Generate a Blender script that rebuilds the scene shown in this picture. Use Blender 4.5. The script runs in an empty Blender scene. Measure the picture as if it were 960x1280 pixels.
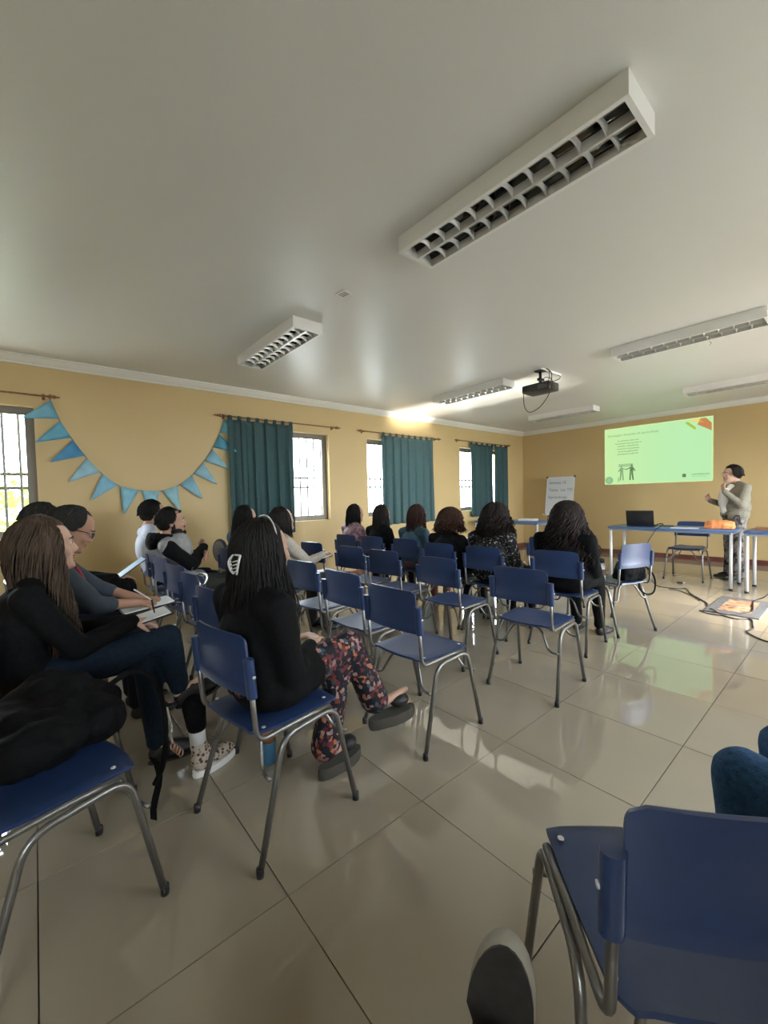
import bpy, bmesh, math, random
from math import sin, cos, pi, radians, sqrt, atan2
from mathutils import Vector, Matrix, noise
scene = bpy.context.scene
COL = scene.collection
random.seed(7)

# ------------------------------------------------------------------ camera
F_PX = 513.08; YAW = .86641; PITCH = -.03522; ROLL = -.02421; CAM_H = 1.2447
_fw = Vector((-sin(YAW) * cos(PITCH), cos(YAW) * cos(PITCH), sin(PITCH)))
_rt = Vector((cos(YAW), sin(YAW), 0)); _up = _rt.cross(_fw)
_r2 = _rt * cos(ROLL) + _up * sin(ROLL); _u2 = -_rt * sin(ROLL) + _up * cos(ROLL)
cd = bpy.data.cameras.new('camera'); cam = bpy.data.objects.new('camera', cd); COL.objects.link(cam)
cam.matrix_world = Matrix(((_r2.x, _u2.x, -_fw.x, 0), (_r2.y, _u2.y, -_fw.y, 0), (_r2.z, _u2.z, -_fw.z, CAM_H), (0, 0, 0, 1)))
cd.sensor_fit = 'HORIZONTAL'; cd.sensor_width = 36; cd.lens = F_PX / 960 * 36; cd.clip_start = .05; cd.clip_end = 300
scene.camera = cam

# ------------------------------------------------------------------ world, daylight, exposure
scene.view_settings.view_transform = 'Standard'; scene.view_settings.look = 'None'
scene.view_settings.gamma = 1; scene.view_settings.use_curve_mapping = False
scene.view_settings.exposure = EXPOSURE = 1.75
w = bpy.data.worlds.new('sky'); scene.world = w; w.use_nodes = True
bg = w.node_tree.nodes['Background']; bg.inputs[0].default_value = (.86, .93, 1, 1); bg.inputs[1].default_value = 9.5

XL, XR, YF, YB, ZC = -5.3226, 1.25, 8.9053, -2.45, 2.70
WINS = [(-1.44, .03), (1.98, 3.45), (4.19, 5.63), (6.56, 8.02)]     # openings in the left wall
WZ0, WZ1 = .93, 2.22
DOOR = (4.55, 6.25)                                             # double door in the right wall
RW = [(-1.7, -.7), (1.6, 3.2), (7.0, 8.3)]                                 # unseen windows in the right wall; the rearmost added to light the chair backs

def area(name, loc, rot, sx, sy, power, color=(1, 1, 1), spread=180, portal=False):
    l = bpy.data.lights.new(name, 'AREA'); l.shape = 'RECTANGLE'; l.size = sx; l.size_y = sy
    l.energy = power; l.color = color; l.spread = radians(spread)
    if portal: l.cycles.is_portal = True
    o = bpy.data.objects.new(name, l); o.location = loc; o.rotation_euler = rot; COL.objects.link(o); return o
# area lights emit along local -Z; rotation (0, -90 deg, 0) sends it to +X, (0, 90 deg, 0) to -X
for k, (a, b) in enumerate(WINS):
    area('window_daylight', (XL - .27, (a + b) / 2, (WZ0 + WZ1) / 2), (0, -pi / 2, 0), WZ1 - WZ0, b - a, 1, portal=True)
for a, b in RW:
    area('window_daylight', (XR + .27, (a + b) / 2, 1.6), (0, pi / 2, 0), 1.3, b - a, 1, portal=True)
area('door_daylight', (XR + .27, sum(DOOR) / 2, 1.1), (0, pi / 2, 0), 2.1, DOOR[1] - DOOR[0], 1, portal=True)
# lamps added outside the door stand in for sun reflected off the floor inside
# (a narrow beam that comes in at the doorway)
def aim(o, d):
    o.rotation_euler = Vector(d).to_track_quat('-Z', 'Y').to_euler()
b1 = area('added_ceiling_beam', (XR + .9, 5.05, .52), (0, 0, 0), .60, .95, 3.0, (1, .95, .86), 4); aim(b1, (-1, -.0, .345))
b2 = area('added_ceiling_beam', (XR + .9, 5.52, .52), (0, 0, 0), .14, .95, .75, (1, .95, .86), 4); aim(b2, (-1, -.0, .345))
sn = area('door_sunlight', (XR + 1.2, 5.15, 1.75), (0, 0, 0), 1.0, 1.1, 15, (1, .95, .87), 30); aim(sn, (-1, .12, -.75))

# ------------------------------------------------------------------ materials
MATS = {}
def mat(name, col, rough=.6, metal=0, nscale=0, namt=.1, bump=0, bscale=60, spec=.5, emit=None, estr=1, sheen=0, coat=0):
    if name in MATS: return MATS[name]
    m = bpy.data.materials.new(name); m.use_nodes = True; nt = m.node_tree; b = nt.nodes['Principled BSDF']
    col = (*col, 1) if len(col) == 3 else col
    b.inputs['Base Color'].default_value = col; b.inputs['Roughness'].default_value = rough
    b.inputs['Metallic'].default_value = metal; b.inputs['Specular IOR Level'].default_value = spec
    if coat: b.inputs['Coat Weight'].default_value = coat; b.inputs['Coat Roughness'].default_value = .1
    if sheen: b.inputs['Sheen Weight'].default_value = sheen
    tc = nt.nodes.new('ShaderNodeTexCoord')
    if nscale:
        n = nt.nodes.new('ShaderNodeTexNoise'); n.inputs['Scale'].default_value = nscale; n.inputs['Detail'].default_value = 6
        nt.links.new(tc.outputs['Object'], n.inputs['Vector'])
        r = nt.nodes.new('ShaderNodeValToRGB')
        r.color_ramp.elements[0].position = .3; r.color_ramp.elements[1].position = .7
        r.color_ramp.elements[0].color = tuple(c * (1 - namt) for c in col[:3]) + (1,)
        r.color_ramp.elements[1].color = tuple(min(1, c * (1 + namt)) for c in col[:3]) + (1,)
        nt.links.new(n.outputs['Fac'], r.inputs['Fac']); nt.links.new(r.outputs['Color'], b.inputs['Base Color'])
    if bump:
        n2 = nt.nodes.new('ShaderNodeTexNoise'); n2.inputs['Scale'].default_value = bscale; n2.inputs['Detail'].default_value = 4
        nt.links.new(tc.outputs['Object'], n2.inputs['Vector'])
        bp = nt.nodes.new('ShaderNodeBump'); bp.inputs['Strength'].default_value = bump; bp.inputs['Distance'].default_value = .01
        nt.links.new(n2.outputs['Fac'], bp.inputs['Height']); nt.links.new(bp.outputs['Normal'], b.inputs['Normal'])
    if emit:
        b.inputs['Emission Color'].default_value = (*emit, 1); b.inputs['Emission Strength'].default_value = estr
    MATS[name] = m; return m

def ramp_mat(name, stops, kind='noise', scale=10, rough=.7, detail=4, bump=0, distort=0, spec=.3, metal=0, constant=False, stretch=None, sheen=0):
    """colour ramp over a noise, voronoi or wave texture in object space"""
    if name in MATS: return MATS[name]
    m = bpy.data.materials.new(name); m.use_nodes = True; nt = m.node_tree; b = nt.nodes['Principled BSDF']
    b.inputs['Roughness'].default_value = rough; b.inputs['Specular IOR Level'].default_value = spec; b.inputs['Metallic'].default_value = metal
    if sheen: b.inputs['Sheen Weight'].default_value = sheen
    tc = nt.nodes.new('ShaderNodeTexCoord'); mp = nt.nodes.new('ShaderNodeMapping')
    if stretch: mp.inputs['Scale'].default_value = stretch
    nt.links.new(tc.outputs['Object'], mp.inputs['Vector'])
    if kind == 'noise':
        t = nt.nodes.new('ShaderNodeTexNoise'); t.inputs['Detail'].default_value = detail; t.inputs['Distortion'].default_value = distort; out = t.outputs['Fac']
    elif kind == 'voronoi':
        t = nt.nodes.new('ShaderNodeTexVoronoi'); out = t.outputs['Distance']
    else:
        t = nt.nodes.new('ShaderNodeTexVoronoi'); out = t.outputs['Color']
    t.inputs['Scale'].default_value = scale
    nt.links.new(mp.outputs['Vector'], t.inputs['Vector'])
    r = nt.nodes.new('ShaderNodeValToRGB'); cr = r.color_ramp
    if constant: cr.interpolation = 'CONSTANT'
    while len(cr.elements) < len(stops): cr.elements.new(.5)
    for e, (p, c) in zip(cr.elements, stops): e.position = p; e.color = (*c, 1)
    nt.links.new(out, r.inputs['Fac']); nt.links.new(r.outputs['Color'], b.inputs['Base Color'])
    if bump:
        bp = nt.nodes.new('ShaderNodeBump'); bp.inputs['Strength'].default_value = bump; bp.inputs['Distance'].default_value = .01
        nt.links.new(t.outputs['Fac'] if kind == 'noise' else t.outputs['Distance'], bp.inputs['Height']); nt.links.new(bp.outputs['Normal'], b.inputs['Normal'])
    MATS[name] = m; return m

M_WALL = mat('yellow_paint', (.60, .445, .22), .5, nscale=1.2, namt=.03, bump=.08, bscale=90, spec=.35)
M_CEIL = mat('ceiling_paint', (.66, .655, .61), .38, nscale=.8, namt=.02, bump=.03, bscale=140, spec=.45)
M_CORN = mat('cornice_white', (.80, .79, .74), .5)
M_BASE = mat('baseboard_tile', (.16, .055, .04), .3, nscale=8, namt=.2)
M_TILE = mat('porcelain_tile', (.31, .265, .20), .025, nscale=1.1, namt=.05, bump=.007, bscale=4, spec=1.0)
M_GROUT = mat('grout', (.10, .075, .055), .8)
M_BLUE = mat('blue_plastic', (.020, .042, .118), .36, nscale=30, namt=.06, bump=.03, bscale=300, spec=.6)
M_TUBE = mat('grey_tube', (.215, .21, .20), .33, metal=.75, nscale=20, namt=.08)
M_ALU = mat('window_frame_brown', (.16, .145, .12), .4, metal=.3)
M_BAR = mat('grille_bar', (.10, .10, .10), .5)
M_WOOD = mat('rod_wood', (.28, .14, .06), .45, nscale=30, namt=.25)
M_BLACK = mat('black_cloth', (.0035, .0035, .004), .8, nscale=25, namt=.3, bump=.25, bscale=90, spec=.15)
M_WHITE = mat('white_enamel', (.74, .73, .69), .4)
M_TABLE = mat('table_blue', (.07, .13, .28), .35, nscale=10, namt=.05)
M_LEG = mat('table_leg_grey', (.62, .63, .64), .3, metal=.3)
M_PAPER = mat('paper', (.75, .76, .78), .7)
M_DARK = mat('black_plastic', (.012, .012, .014), .35)
M_MIRROR = mat('louvre_aluminium', (.70, .69, .66), .38, metal=.7)

# ------------------------------------------------------------------ mesh helpers
class MB:
    """collects shapes, then links them as one mesh object"""
    def __init__(s): s.v = []; s.f = []
    def add(s, vs, fs):
        o = len(s.v); s.v += [tuple(v) for v in vs]; s.f += [tuple(o + i for i in f) for f in fs]; return s
    def box(s, x0, y0, z0, x1, y1, z1, M=None, bev=0):
        if bev:
            bm = bmesh.new(); bmesh.ops.create_cube(bm, size=1)
            for v in bm.verts: v.co = Vector(((x0 + x1) / 2 + v.co.x * (x1 - x0), (y0 + y1) / 2 + v.co.y * (y1 - y0), (z0 + z1) / 2 + v.co.z * (z1 - z0)))
            bmesh.ops.bevel(bm, geom=bm.edges[:], offset=bev, segments=2, affect='EDGES', profile=.5)
            return s.bm(bm, M)
        vs = [Vector(p) for p in ((x0, y0, z0), (x1, y0, z0), (x1, y1, z0), (x0, y1, z0), (x0, y0, z1), (x1, y0, z1), (x1, y1, z1), (x0, y1, z1))]
        if M: vs = [M @ v for v in vs]
        return s.add(vs, ((0, 3, 2, 1), (4, 5, 6, 7), (0, 1, 5, 4), (1, 2, 6, 5), (2, 3, 7, 6), (3, 0, 4, 7)))
    def bm(s, bm, M=None):
        bm.verts.ensure_lookup_table(); bm.verts.index_update()
        vs = [(M @ v.co) if M else v.co.copy() for v in bm.verts]
        s.add(vs, [[v.index for v in f.verts] for f in bm.faces]); bm.free(); return s
    def tube(s, pts, r, n=8, closed=False, caps=True):
        pts = [Vector(p) for p in pts]; m = len(pts)
        rs = r if isinstance(r, (list, tuple)) else [r] * m
        up = Vector((.13, .27, .95)).normalized(); rings = []; prev = None
        for i, p in enumerate(pts):
            if closed: t = (pts[(i + 1) % m] - pts[i - 1])
            else: t = pts[min(i + 1, m - 1)] - pts[max(i - 1, 0)]
            if t.length < 1e-9: t = Vector((0, 0, 1))
            t.normalize()
            a = (up - t * up.dot(t)) if prev is None else (prev - t * prev.dot(t))
            if a.length < 1e-6: a = t.orthogonal()
            a.normalize(); prev = a; bb = t.cross(a)
            rings.append([p + (a * cos(2 * pi * k / n) + bb * sin(2 * pi * k / n)) * rs[i] for k in range(n)])
        vs = [v for R in rings for v in R]; fs = []
        for i in range(m if closed else m - 1):
            j = (i + 1) % m
            for k in range(n):
                fs.append((i * n + k, i * n + (k + 1) % n, j * n + (k + 1) % n, j * n + k))
        if caps and not closed: fs.append(tuple(range(n))[::-1]); fs.append(tuple((m - 1) * n + k for k in range(n)))
        return s.add(vs, fs)
    def ell(s, c, r, M=None, nu=16, nv=10):
        c = Vector(c); vs = []; fs = []
        r = (r, r, r) if isinstance(r, (int, float)) else r
        for j in range(nv + 1):
            th = pi * j / nv
            for i in range(nu):
                ph = 2 * pi * i / nu
                v = Vector((r[0] * sin(th) * cos(ph), r[1] * sin(th) * sin(ph), r[2] * cos(th)))
                if M: v = M @ v
                vs.append(v + c)
        for j in range(nv):
            for i in range(nu):
                a = j * nu + i; b = j * nu + (i + 1) % nu
                if j == 0: fs.append((a, b + nu, a + nu)[::-1] if False else (a, a + nu, b + nu))
                elif j == nv - 1: fs.append((a, a + nu, b))
                else: fs.append((a, a + nu, b + nu, b))
        return s.add(vs, fs)
    def lathe(s, prof, c=(0, 0, 0), n=20, M=None):
        vs = []; fs = []
        for r, z in prof:
            for k in range(n):
                v = Vector((r * cos(2 * pi * k / n), r * sin(2 * pi * k / n), z))
                if M: v = M @ v
                vs.append(v + Vector(c))
        for i in range(len(prof) - 1):
            for k in range(n): fs.append((i * n + k, i * n + (k + 1) % n, (i + 1) * n + (k + 1) % n, (i + 1) * n + k))
        fs.append(tuple(range(n))[::-1]); fs.append(tuple((len(prof) - 1) * n + k for k in range(n)))
        return s.add(vs, fs)
    def loft(s, rings, caps=True):
        n = len(rings[0]); vs = [v for R in rings for v in R]; fs = []
        for i in range(len(rings) - 1):
            for k in range(n): fs.append((i * n + k, i * n + (k + 1) % n, (i + 1) * n + (k + 1) % n, (i + 1) * n + k))
        if caps: fs.append(tuple(range(n))[::-1]); fs.append(tuple((len(rings) - 1) * n + k for k in range(n)))
        return s.add(vs, fs)
    def cap(s, p, q, r1, r2, n=14):
        """tapered capsule"""
        p = Vector(p); q = Vector(q); s.ell(p, r1, nu=n, nv=8); s.ell(q, r2, nu=n, nv=8)
        if (q - p).length > 1e-5: s.tube([p, q], [r1, r2], n)
        return s
    def limb(s, pts, rs):
        for i in range(len(pts) - 1): s.cap(pts[i], pts[i + 1], rs[i], rs[i + 1])
        return s
    def sheet(s, grid, th=.004):
        """grid[i][j] of points, thickened along its normals into a closed sheet"""
        ni = len(grid); nj = len(grid[0]); g = [[Vector(p) for p in row] for row in grid]; A = []; B = []
        for i in range(ni):
            for j in range(nj):
                du = g[min(i + 1, ni - 1)][j] - g[max(i - 1, 0)][j]; dv = g[i][min(j + 1, nj - 1)] - g[i][max(j - 1, 0)]
                nn = du.cross(dv); nn = nn.normalized() if nn.length > 1e-9 else Vector((0, 0, 1))
                A.append(g[i][j] + nn * th / 2); B.append(g[i][j] - nn * th / 2)
        N = ni * nj; fs = []
        for i in range(ni - 1):
            for j in range(nj - 1):
                a = i * nj + j; q = (a, a + nj, a + nj + 1, a + 1); fs.append(q); fs.append(tuple(N + k for k in q[::-1]))
        bd = [(0, j) for j in range(nj)] + [(i, nj - 1) for i in range(1, ni)] + [(ni - 1, j) for j in range(nj - 2, -1, -1)] + [(i, 0) for i in range(ni - 2, 0, -1)]
        bd = [i * nj + j for i, j in bd]
        for k in range(len(bd)):
            a = bd[k]; b = bd[(k + 1) % len(bd)]; fs.append((a, b, N + b, N + a))
        return s.add(A + B, fs)
    def build(s, name, m, parent=None, smooth=False, M=None):
        me = bpy.data.meshes.new(name); me.from_pydata([tuple(v) for v in s.v], [], s.f); me.update()
        bm = bmesh.new(); bm.from_mesh(me); bmesh.ops.recalc_face_normals(bm, faces=bm.faces); bm.to_mesh(me); bm.free()
        me.materials.append(m)
        if smooth: me.shade_smooth()
        if smooth == 'auto':
            me.shade_smooth()
            try: me.set_sharp_from_angle(angle=radians(40))
            except Exception: pass
        o = bpy.data.objects.new(name, me); COL.objects.link(o)
        if parent: o.parent = parent
        if M is not None: o.matrix_local = M
        return o

def fillet(pts, r=.04, n=5):
    """round the corners of a polyline"""
    pts = [Vector(p) for p in pts]; out = [pts[0]]
    for i in range(1, len(pts) - 1):
        a, b, c = pts[i - 1], pts[i], pts[i + 1]; d1 = a - b; d2 = c - b
        k = min(r, d1.length * .45, d2.length * .45); p = b + d1.normalized() * k; q = b + d2.normalized() * k
        for t in range(n + 1):
            u = t / n; out.append(p * (1 - u) ** 2 + b * 2 * u * (1 - u) + q * u * u)
    out.append(pts[-1]); return out
def spline(pts, n=6):
    pts = [Vector(p) for p in pts]; out = []
    for i in range(len(pts) - 1):
        p0 = pts[max(i - 1, 0)]; p1 = pts[i]; p2 = pts[i + 1]; p3 = pts[min(i + 2, len(pts) - 1)]
        for k in range(n):
            t = k / n
            out.append(.5 * ((2 * p1) + (p2 - p0) * t + (2 * p0 - 5 * p1 + 4 * p2 - p3) * t * t + (3 * p1 - p0 - 3 * p2 + p3) * t ** 3))
    out.append(pts[-1]); return out

def tag(o, label=None, cat=None, group=None, kind=None):
    if label: o['label'] = label
    if cat: o['category'] = cat
    if group: o['group'] = group
    if kind: o['kind'] = kind
    return o
def empty(name, loc=(0, 0, 0), rz=0, label=None, cat=None, group=None):
    o = bpy.data.objects.new(name, None); COL.objects.link(o); o.location = loc; o.rotation_euler = (0, 0, rz)
    o.empty_display_size = .1; return tag(o, label, cat, group)
KIDS = {}
def copy_tree(o, parent=None):
    c = o.copy(); COL.objects.link(c); c.parent = parent
    for ch in o.children: copy_tree(ch, c)
    return c
def text(name, body, size, m, parent, M, align='LEFT', ext=.0006):
    cu = bpy.data.curves.new(name, 'FONT'); cu.body = body; cu.size = size; cu.extrude = ext; cu.align_x = align
    t = bpy.data.objects.new(name, cu); COL.objects.link(t)
    dg = bpy.context.evaluated_depsgraph_get(); me = bpy.data.meshes.new_from_object(t.evaluated_get(dg))
    bpy.data.objects.remove(t); me.materials.clear(); me.materials.append(m)
    o = bpy.data.objects.new(name, me); COL.objects.link(o); o.parent = parent; o.matrix_local = M; return o
def T(x, y, z): return Matrix.Translation((x, y, z))
def R(a, ax): return Matrix.Rotation(radians(a), 4, ax)

# ------------------------------------------------------------------ the room
def struct(o): o['kind'] = 'structure'; return o
TS = .6; GX, GY = -1.166, .5565
floor = struct(MB().box(XL - .2, YB - .2, -.12, XR + .2, YF + .2, -.006).build('floor', M_GROUT))
tile_cache = {}
i0 = math.floor((XL - GX) / TS); i1 = math.ceil((XR - GX) / TS); j0 = math.floor((YB - GY) / TS); j1 = math.ceil((YF - GY) / TS)
for i in range(i0, i1):
    for j in range(j0, j1):
        xa = max(GX + i * TS, XL); xb = min(GX + (i + 1) * TS, XR); ya = max(GY + j * TS, YB); yb = min(GY + (j + 1) * TS, YF)
        if xb - xa < .02 or yb - ya < .02: continue
        key = (round(xb - xa, 3), round(yb - ya, 3)); g = .0018
        if key not in tile_cache:
            mb = MB().box(-key[0] / 2 + g, -key[1] / 2 + g, -.008, key[0] / 2 - g, key[1] / 2 - g, 0)
            t = mb.build('tile', M_TILE, floor); tile_cache[key] = t
        else:
            t = tile_cache[key].copy(); COL.objects.link(t)
        t.location = ((xa + xb) / 2, (ya + yb) / 2, random.uniform(-.0003, .0003)); t.rotation_euler = (random.gauss(0, .0009), random.gauss(0, .0009), 0)

struct(MB().box(XL - .2, YB - .2, ZC, XR + .2, YF + .2, ZC + .12).build('ceiling', M_CEIL))
def wall_x(name, x0, x1, holes):
    """wall along Y with openings (ya, yb, za, zb)"""
    mb = MB(); ys = YB - .0; holes = sorted(holes)
    for (a, b, za, zb) in holes:
        mb.box(x0, ys, 0, x1, a, ZC)
        if za > 0: mb.box(x0, a, 0, x1, b, za)
        mb.box(x0, a, zb, x1, b, ZC); ys = b
    mb.box(x0, ys, 0, x1, YF, ZC)
    return struct(mb.build(name, M_WALL))
wall_x('wall_left', XL - .2, XL, [(a, b, WZ0, WZ1) for a, b in WINS])
wall_x('wall_right', XR, XR + .2, [(a, b, .95, 2.25) for a, b in RW] + [(DOOR[0], DOOR[1], 0, 2.1)])
struct(MB().box(XL - .2, YF, 0, XR + .2, YF + .2, ZC).build('wall_far', M_WALL))
struct(MB().box(XL - .2, YB - .2, 0, XR + .2, YB, ZC).build('wall_back', M_WALL))
# cornice: stepped cove profile (u from the wall, v down from the ceiling)
prof = [(0, 0), (.095, 0), (.095, .014), (.082, .018), (.07, .034), (.045, .055), (.024, .066), (.02, .078), (0, .082)]
def cornice(name, p, q, nrm):
    p = Vector(p); q = Vector(q); n = Vector(nrm); d = (q - p).normalized()
    rings = []
    for e, sgn in ((p, 1), (q, -1)):
        rings.append([e + n * u + d * sgn * u * 1.0 + Vector((0, 0, ZC - .0005 - v)) for u, v in prof])
    struct(MB().loft(rings).build(name, M_CORN))
cornice('trim_1', (XL, YB, 0), (XL, YF, 0), (1, 0, 0)); cornice('trim_2', (XL, YF, 0), (XR, YF, 0), (0, -1, 0))
cornice('trim_3', (XR, YF, 0), (XR, YB, 0), (-1, 0, 0)); cornice('trim_4', (XR, YB, 0), (XL, YB, 0), (0, 1, 0))
struct(MB().box(XL, YB, 0, XL + .012, YF, .085).build('baseboard_left', M_BASE))
struct(MB().box(XL + .012, YF - .012, 0, XR, YF, .085).build('baseboard_far', M_BASE))
struct(MB().box(XR - .012, YB, 0, XR, DOOR[0] - .08, .085).build('baseboard_right', M_BASE))
struct(MB().box(XL + .012, YB, 0, XR - .012, YB + .012, .085).build('baseboard_back', M_BASE))

# windows
M_GLASS = bpy.data.materials.new('window_glass'); M_GLASS.use_nodes = True
_nt = M_GLASS.node_tree; _nt.nodes.clear(); _o = _nt.nodes.new('ShaderNodeOutputMaterial'); _mx = _nt.nodes.new('ShaderNodeMixShader')
_t = _nt.nodes.new('ShaderNodeBsdfTransparent'); _t.inputs[0].default_value = (.95, .97, .97, 1); _g = _nt.nodes.new('ShaderNodeBsdfGlossy'); _g.inputs['Roughness'].default_value = .02
_mx.inputs[0].default_value = .06; _nt.links.new(_t.outputs[0], _mx.inputs[1]); _nt.links.new(_g.outputs[0], _mx.inputs[2]); _nt.links.new(_mx.outputs[0], _o.inputs[0])
def window(n, ya, yb, za, zb, x, side):
    """x: inner wall face, side -1 outwards to -X, +1 outwards to +X"""
    r = empty('window_%d' % n, (x + side * .11, (ya + yb) / 2, za)); struct(r); w2 = (yb - ya) / 2; H = zb - za; fw = .042
    f = MB(); f.box(-.025, -w2, 0, .025, -w2 + fw, H); f.box(-.025, w2 - fw, 0, .025, w2, H); f.box(-.025, -w2 + fw, 0, .025, w2 - fw, fw); f.box(-.025, -w2 + fw, H - fw, .025, w2 - fw, H)
    f.build('window_frame', M_ALU, r)
    for s_, off in ((-1, -.012), (1, .012)):       # two sliding sashes
        ya_, yb_ = (-w2 + fw, .02) if s_ < 0 else (-.02, w2 - fw); k = .032; sb = MB()
        sb.box(off - .01, ya_, fw, off + .01, ya_ + k, H - fw); sb.box(off - .01, yb_ - k, fw, off + .01, yb_, H - fw)
        sb.box(off - .01, ya_ + k, fw, off + .01, yb_ - k, fw + k); sb.box(off - .01, ya_ + k, H - fw - k, off + .01, yb_ - k, H - fw)
        sh = sb.build('sash', M_ALU, r)
        MB().box(off - .002, ya_ + k, fw + k, off + .002, yb_ - k, H - fw - k).build('pane', M_GLASS, sh)
    gx = side * .14
    nb = int((yb - ya) / .115)
    for i in range(nb + 1):
        yy = -w2 + (yb - ya) * i / nb
        MB().tube([(gx, yy, -.03), (gx, yy, H + .03)], .013, 6).build('grille_bar', M_BAR, r)
    for zz in (.0, .50, .64, H - .02):
        MB().box(gx - .004, -w2, zz - .014, gx + .004, w2, zz + .014).build('grille_rail', M_BAR, r)
    return r
for k, (a, b) in enumerate(WINS): window(k + 1, a, b, WZ0, WZ1, XL, -1)
for k, (a, b) in enumerate(RW): window(k + 5, a, b, .95, 2.25, XR, 1)
# open double door in the right wall (outside the frame, it lets the daylight in)
dr = struct(empty('door_1', (XR + .1, sum(DOOR) / 2, 0))); dw = (DOOR[1] - DOOR[0]) / 2
fr = MB(); fr.box(-.12, -dw - .06, 0, .12, -dw + .02, 2.16); fr.box(-.12, dw - .02, 0, .12, dw + .06, 2.16); fr.box(-.12, -dw, 2.08, .12, dw, 2.16); fr.build('door_frame', M_WOOD, dr)
for s_ in (-1, 1):
    lf = MB().box(.12, s_ * (dw - .02) - .02, .01, .12 + dw - .03, s_ * (dw - .02) + .02, 2.07).build('door_leaf', M_WOOD, dr)
    MB().ell((.12 + dw - .1, s_ * (dw - .05), 1.02), .03).build('door_handle', M_TUBE, lf)

# outside: paved yard, a pale boundary wall and shrubs beyond the windows
tag(MB().box(-40, -30, -.35, 40, 40, -.13).build('yard', mat('paving_pale', (.42, .41, .38), .8, nscale=2, namt=.1), None), kind='structure')
tag(MB().box(-13, -20, -.13, -12.8, 30, 1.75).build('boundary_wall', mat('boundary_wall_paint', (.72, .72, .69), .8, nscale=2, namt=.08), None), 'pale boundary wall across the yard beyond the left windows', 'wall')
def shrub(loc, rr, n, label):
    r = empty('shrub', loc, 0, label, 'shrub'); rnd = random.Random(int(loc[1] * 100)); L = MB()
    for k in range(n):
        d = Vector((rnd.gauss(0, 1), rnd.gauss(0, 1), rnd.gauss(0, 1))).normalized() * rnd.uniform(.55, 1)
        c = Vector((d.x * rr[0], d.y * rr[1], rr[2] + .25 + d.z * rr[2])); a = Vector((rnd.gauss(0, 1), rnd.gauss(0, 1), rnd.gauss(0, 1))).normalized(); b = a.orthogonal(); s_ = rnd.uniform(.05, .10)
        L.add([c - a * s_, c + b * s_ * .5, c + a * s_, c - b * s_ * .5], [(0, 1, 2, 3)])
    o = L.build('leaf', ramp_mat('leaf_green', [(.3, (.16, .26, .05)), (.7, (.42, .50, .14))], scale=3), r); o['kind'] = 'stuff'
    for k in range(4):
        MB().tube([(0.05 * k - .07, 0, 0), (rr[0] * .4 * cos(k * 1.6), rr[1] * .4 * sin(k * 1.6), rr[2] * 1.2)], [.03, .012], 6).build('stem', M_WOOD, r)
shrub((-8.2, -.55, -.13), (.7, 1.1, .85), 900, 'yellow green shrub seen through the bars of the leftmost window')

# ------------------------------------------------------------------ curtain rods, curtains
def rod(ya, yb, z, label, x=None):
    x = XL + .065 if x is None else x
    r = empty('curtain_rod', (x, (ya + yb) / 2, z), 0, label, 'curtain rod'); h = (yb - ya) / 2
    MB().tube([(0, -h + .08, 0), (0, h - .08, 0)], .0095, 10).build('rod', M_WOOD, r, True)
    for s_ in (-1, 1):
        M = R(-90 * s_, 'X')
        MB().lathe([(.004, .0), (.012, .006), (.024, .02), (.018, .034), (.011, .04), (.02, .05), (.015, .064), (.007, .075), (.012, .084), (.003, .1)], (0, s_ * (h - .1), 0), 12, M).build('finial', M_WOOD, r, True)
        b = MB(); b.box(-.064, s_ * (h - .13) - .012, -.03, -.056, s_ * (h - .13) + .012, .03); b.tube([(-.06, s_ * (h - .13), 0), (-.0, s_ * (h - .13), -.012)], .007, 8)
        b.tube([(0, s_ * (h - .13) + .0, -.016), (.012, s_ * (h - .13), 0), (0, s_ * (h - .13), .016)], .005, 6); b.build('bracket', M_WOOD, r, True)
rod(-1.70, .24, 2.325, 'wooden curtain rod above the leftmost barred window')
rod(1.74, 3.63, 2.325, 'wooden rod of the dark curtain beside the bunting')
rod(3.95, 5.94, 2.322, 'wooden rod of the bright wide curtain behind the women')
rod(6.33, 8.28, 2.345, 'wooden rod of the curtain nearest the room corner')
def curtain(ya, yb, zt, zb, folds, amp, label, m, seed=1, gather=0, tabs=8):
    x0 = XL + .065; r = empty('curtain', (x0, (ya + yb) / 2, zb), 0, label, 'curtain'); rnd = random.Random(seed); h = (yb - ya) / 2; H = zt - zb
    ph = [rnd.uniform(0, 6) for _ in range(4)]; nj = 90; ni = 26; g = []
    for i in range(ni):
        t = i / (ni - 1); row = []
        for j in range(nj):
            u = j / (nj - 1); A = amp * (.35 + .65 * (1 - t)) ; 
            x = A * (sin(folds * 2 * pi * u + ph[0] + .5 * sin(3 * u + ph[1]) + .35 * sin(2.2 * t + ph[2])) + .35 * sin(folds * 4.3 * pi * u + ph[3] + t))
            y = -h + 2 * h * u + .012 * sin(folds * 4 * pi * u + ph[1]) + gather * (1 - t) * (u - .5) 
            row.append((x + .004, y, t * H + .006 * sin(9 * u + ph[2]) * (1 - t)))
        g.append(row)
    MB().sheet(g, .003).build('cloth', m, r, True)
    hem = [[(g[0][j][0] + .0, g[0][j][1], g[0][j][2] + .05 * k) for j in range(nj)] for k in (0, 1)]
    for k in range(tabs):
        yy = -h + .035 + (2 * h - .07) * k / (tabs - 1); path = [(.010, 0, H - .01)]
        R0 = .014; zc = 2.325 - zb
        for q in range(9):
            a = -.2 + (pi + .4) * q / 8; path.append((R0 * cos(a), 0, zc + R0 * sin(a)))
        path.append((-.010, 0, H - .01))
        gr = [[(px, yy + d, pz) for d in (-.022, .022)] for px, _, pz in path]
        MB().sheet(gr, .002).build('tab', m, r, True)
    return r
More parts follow.
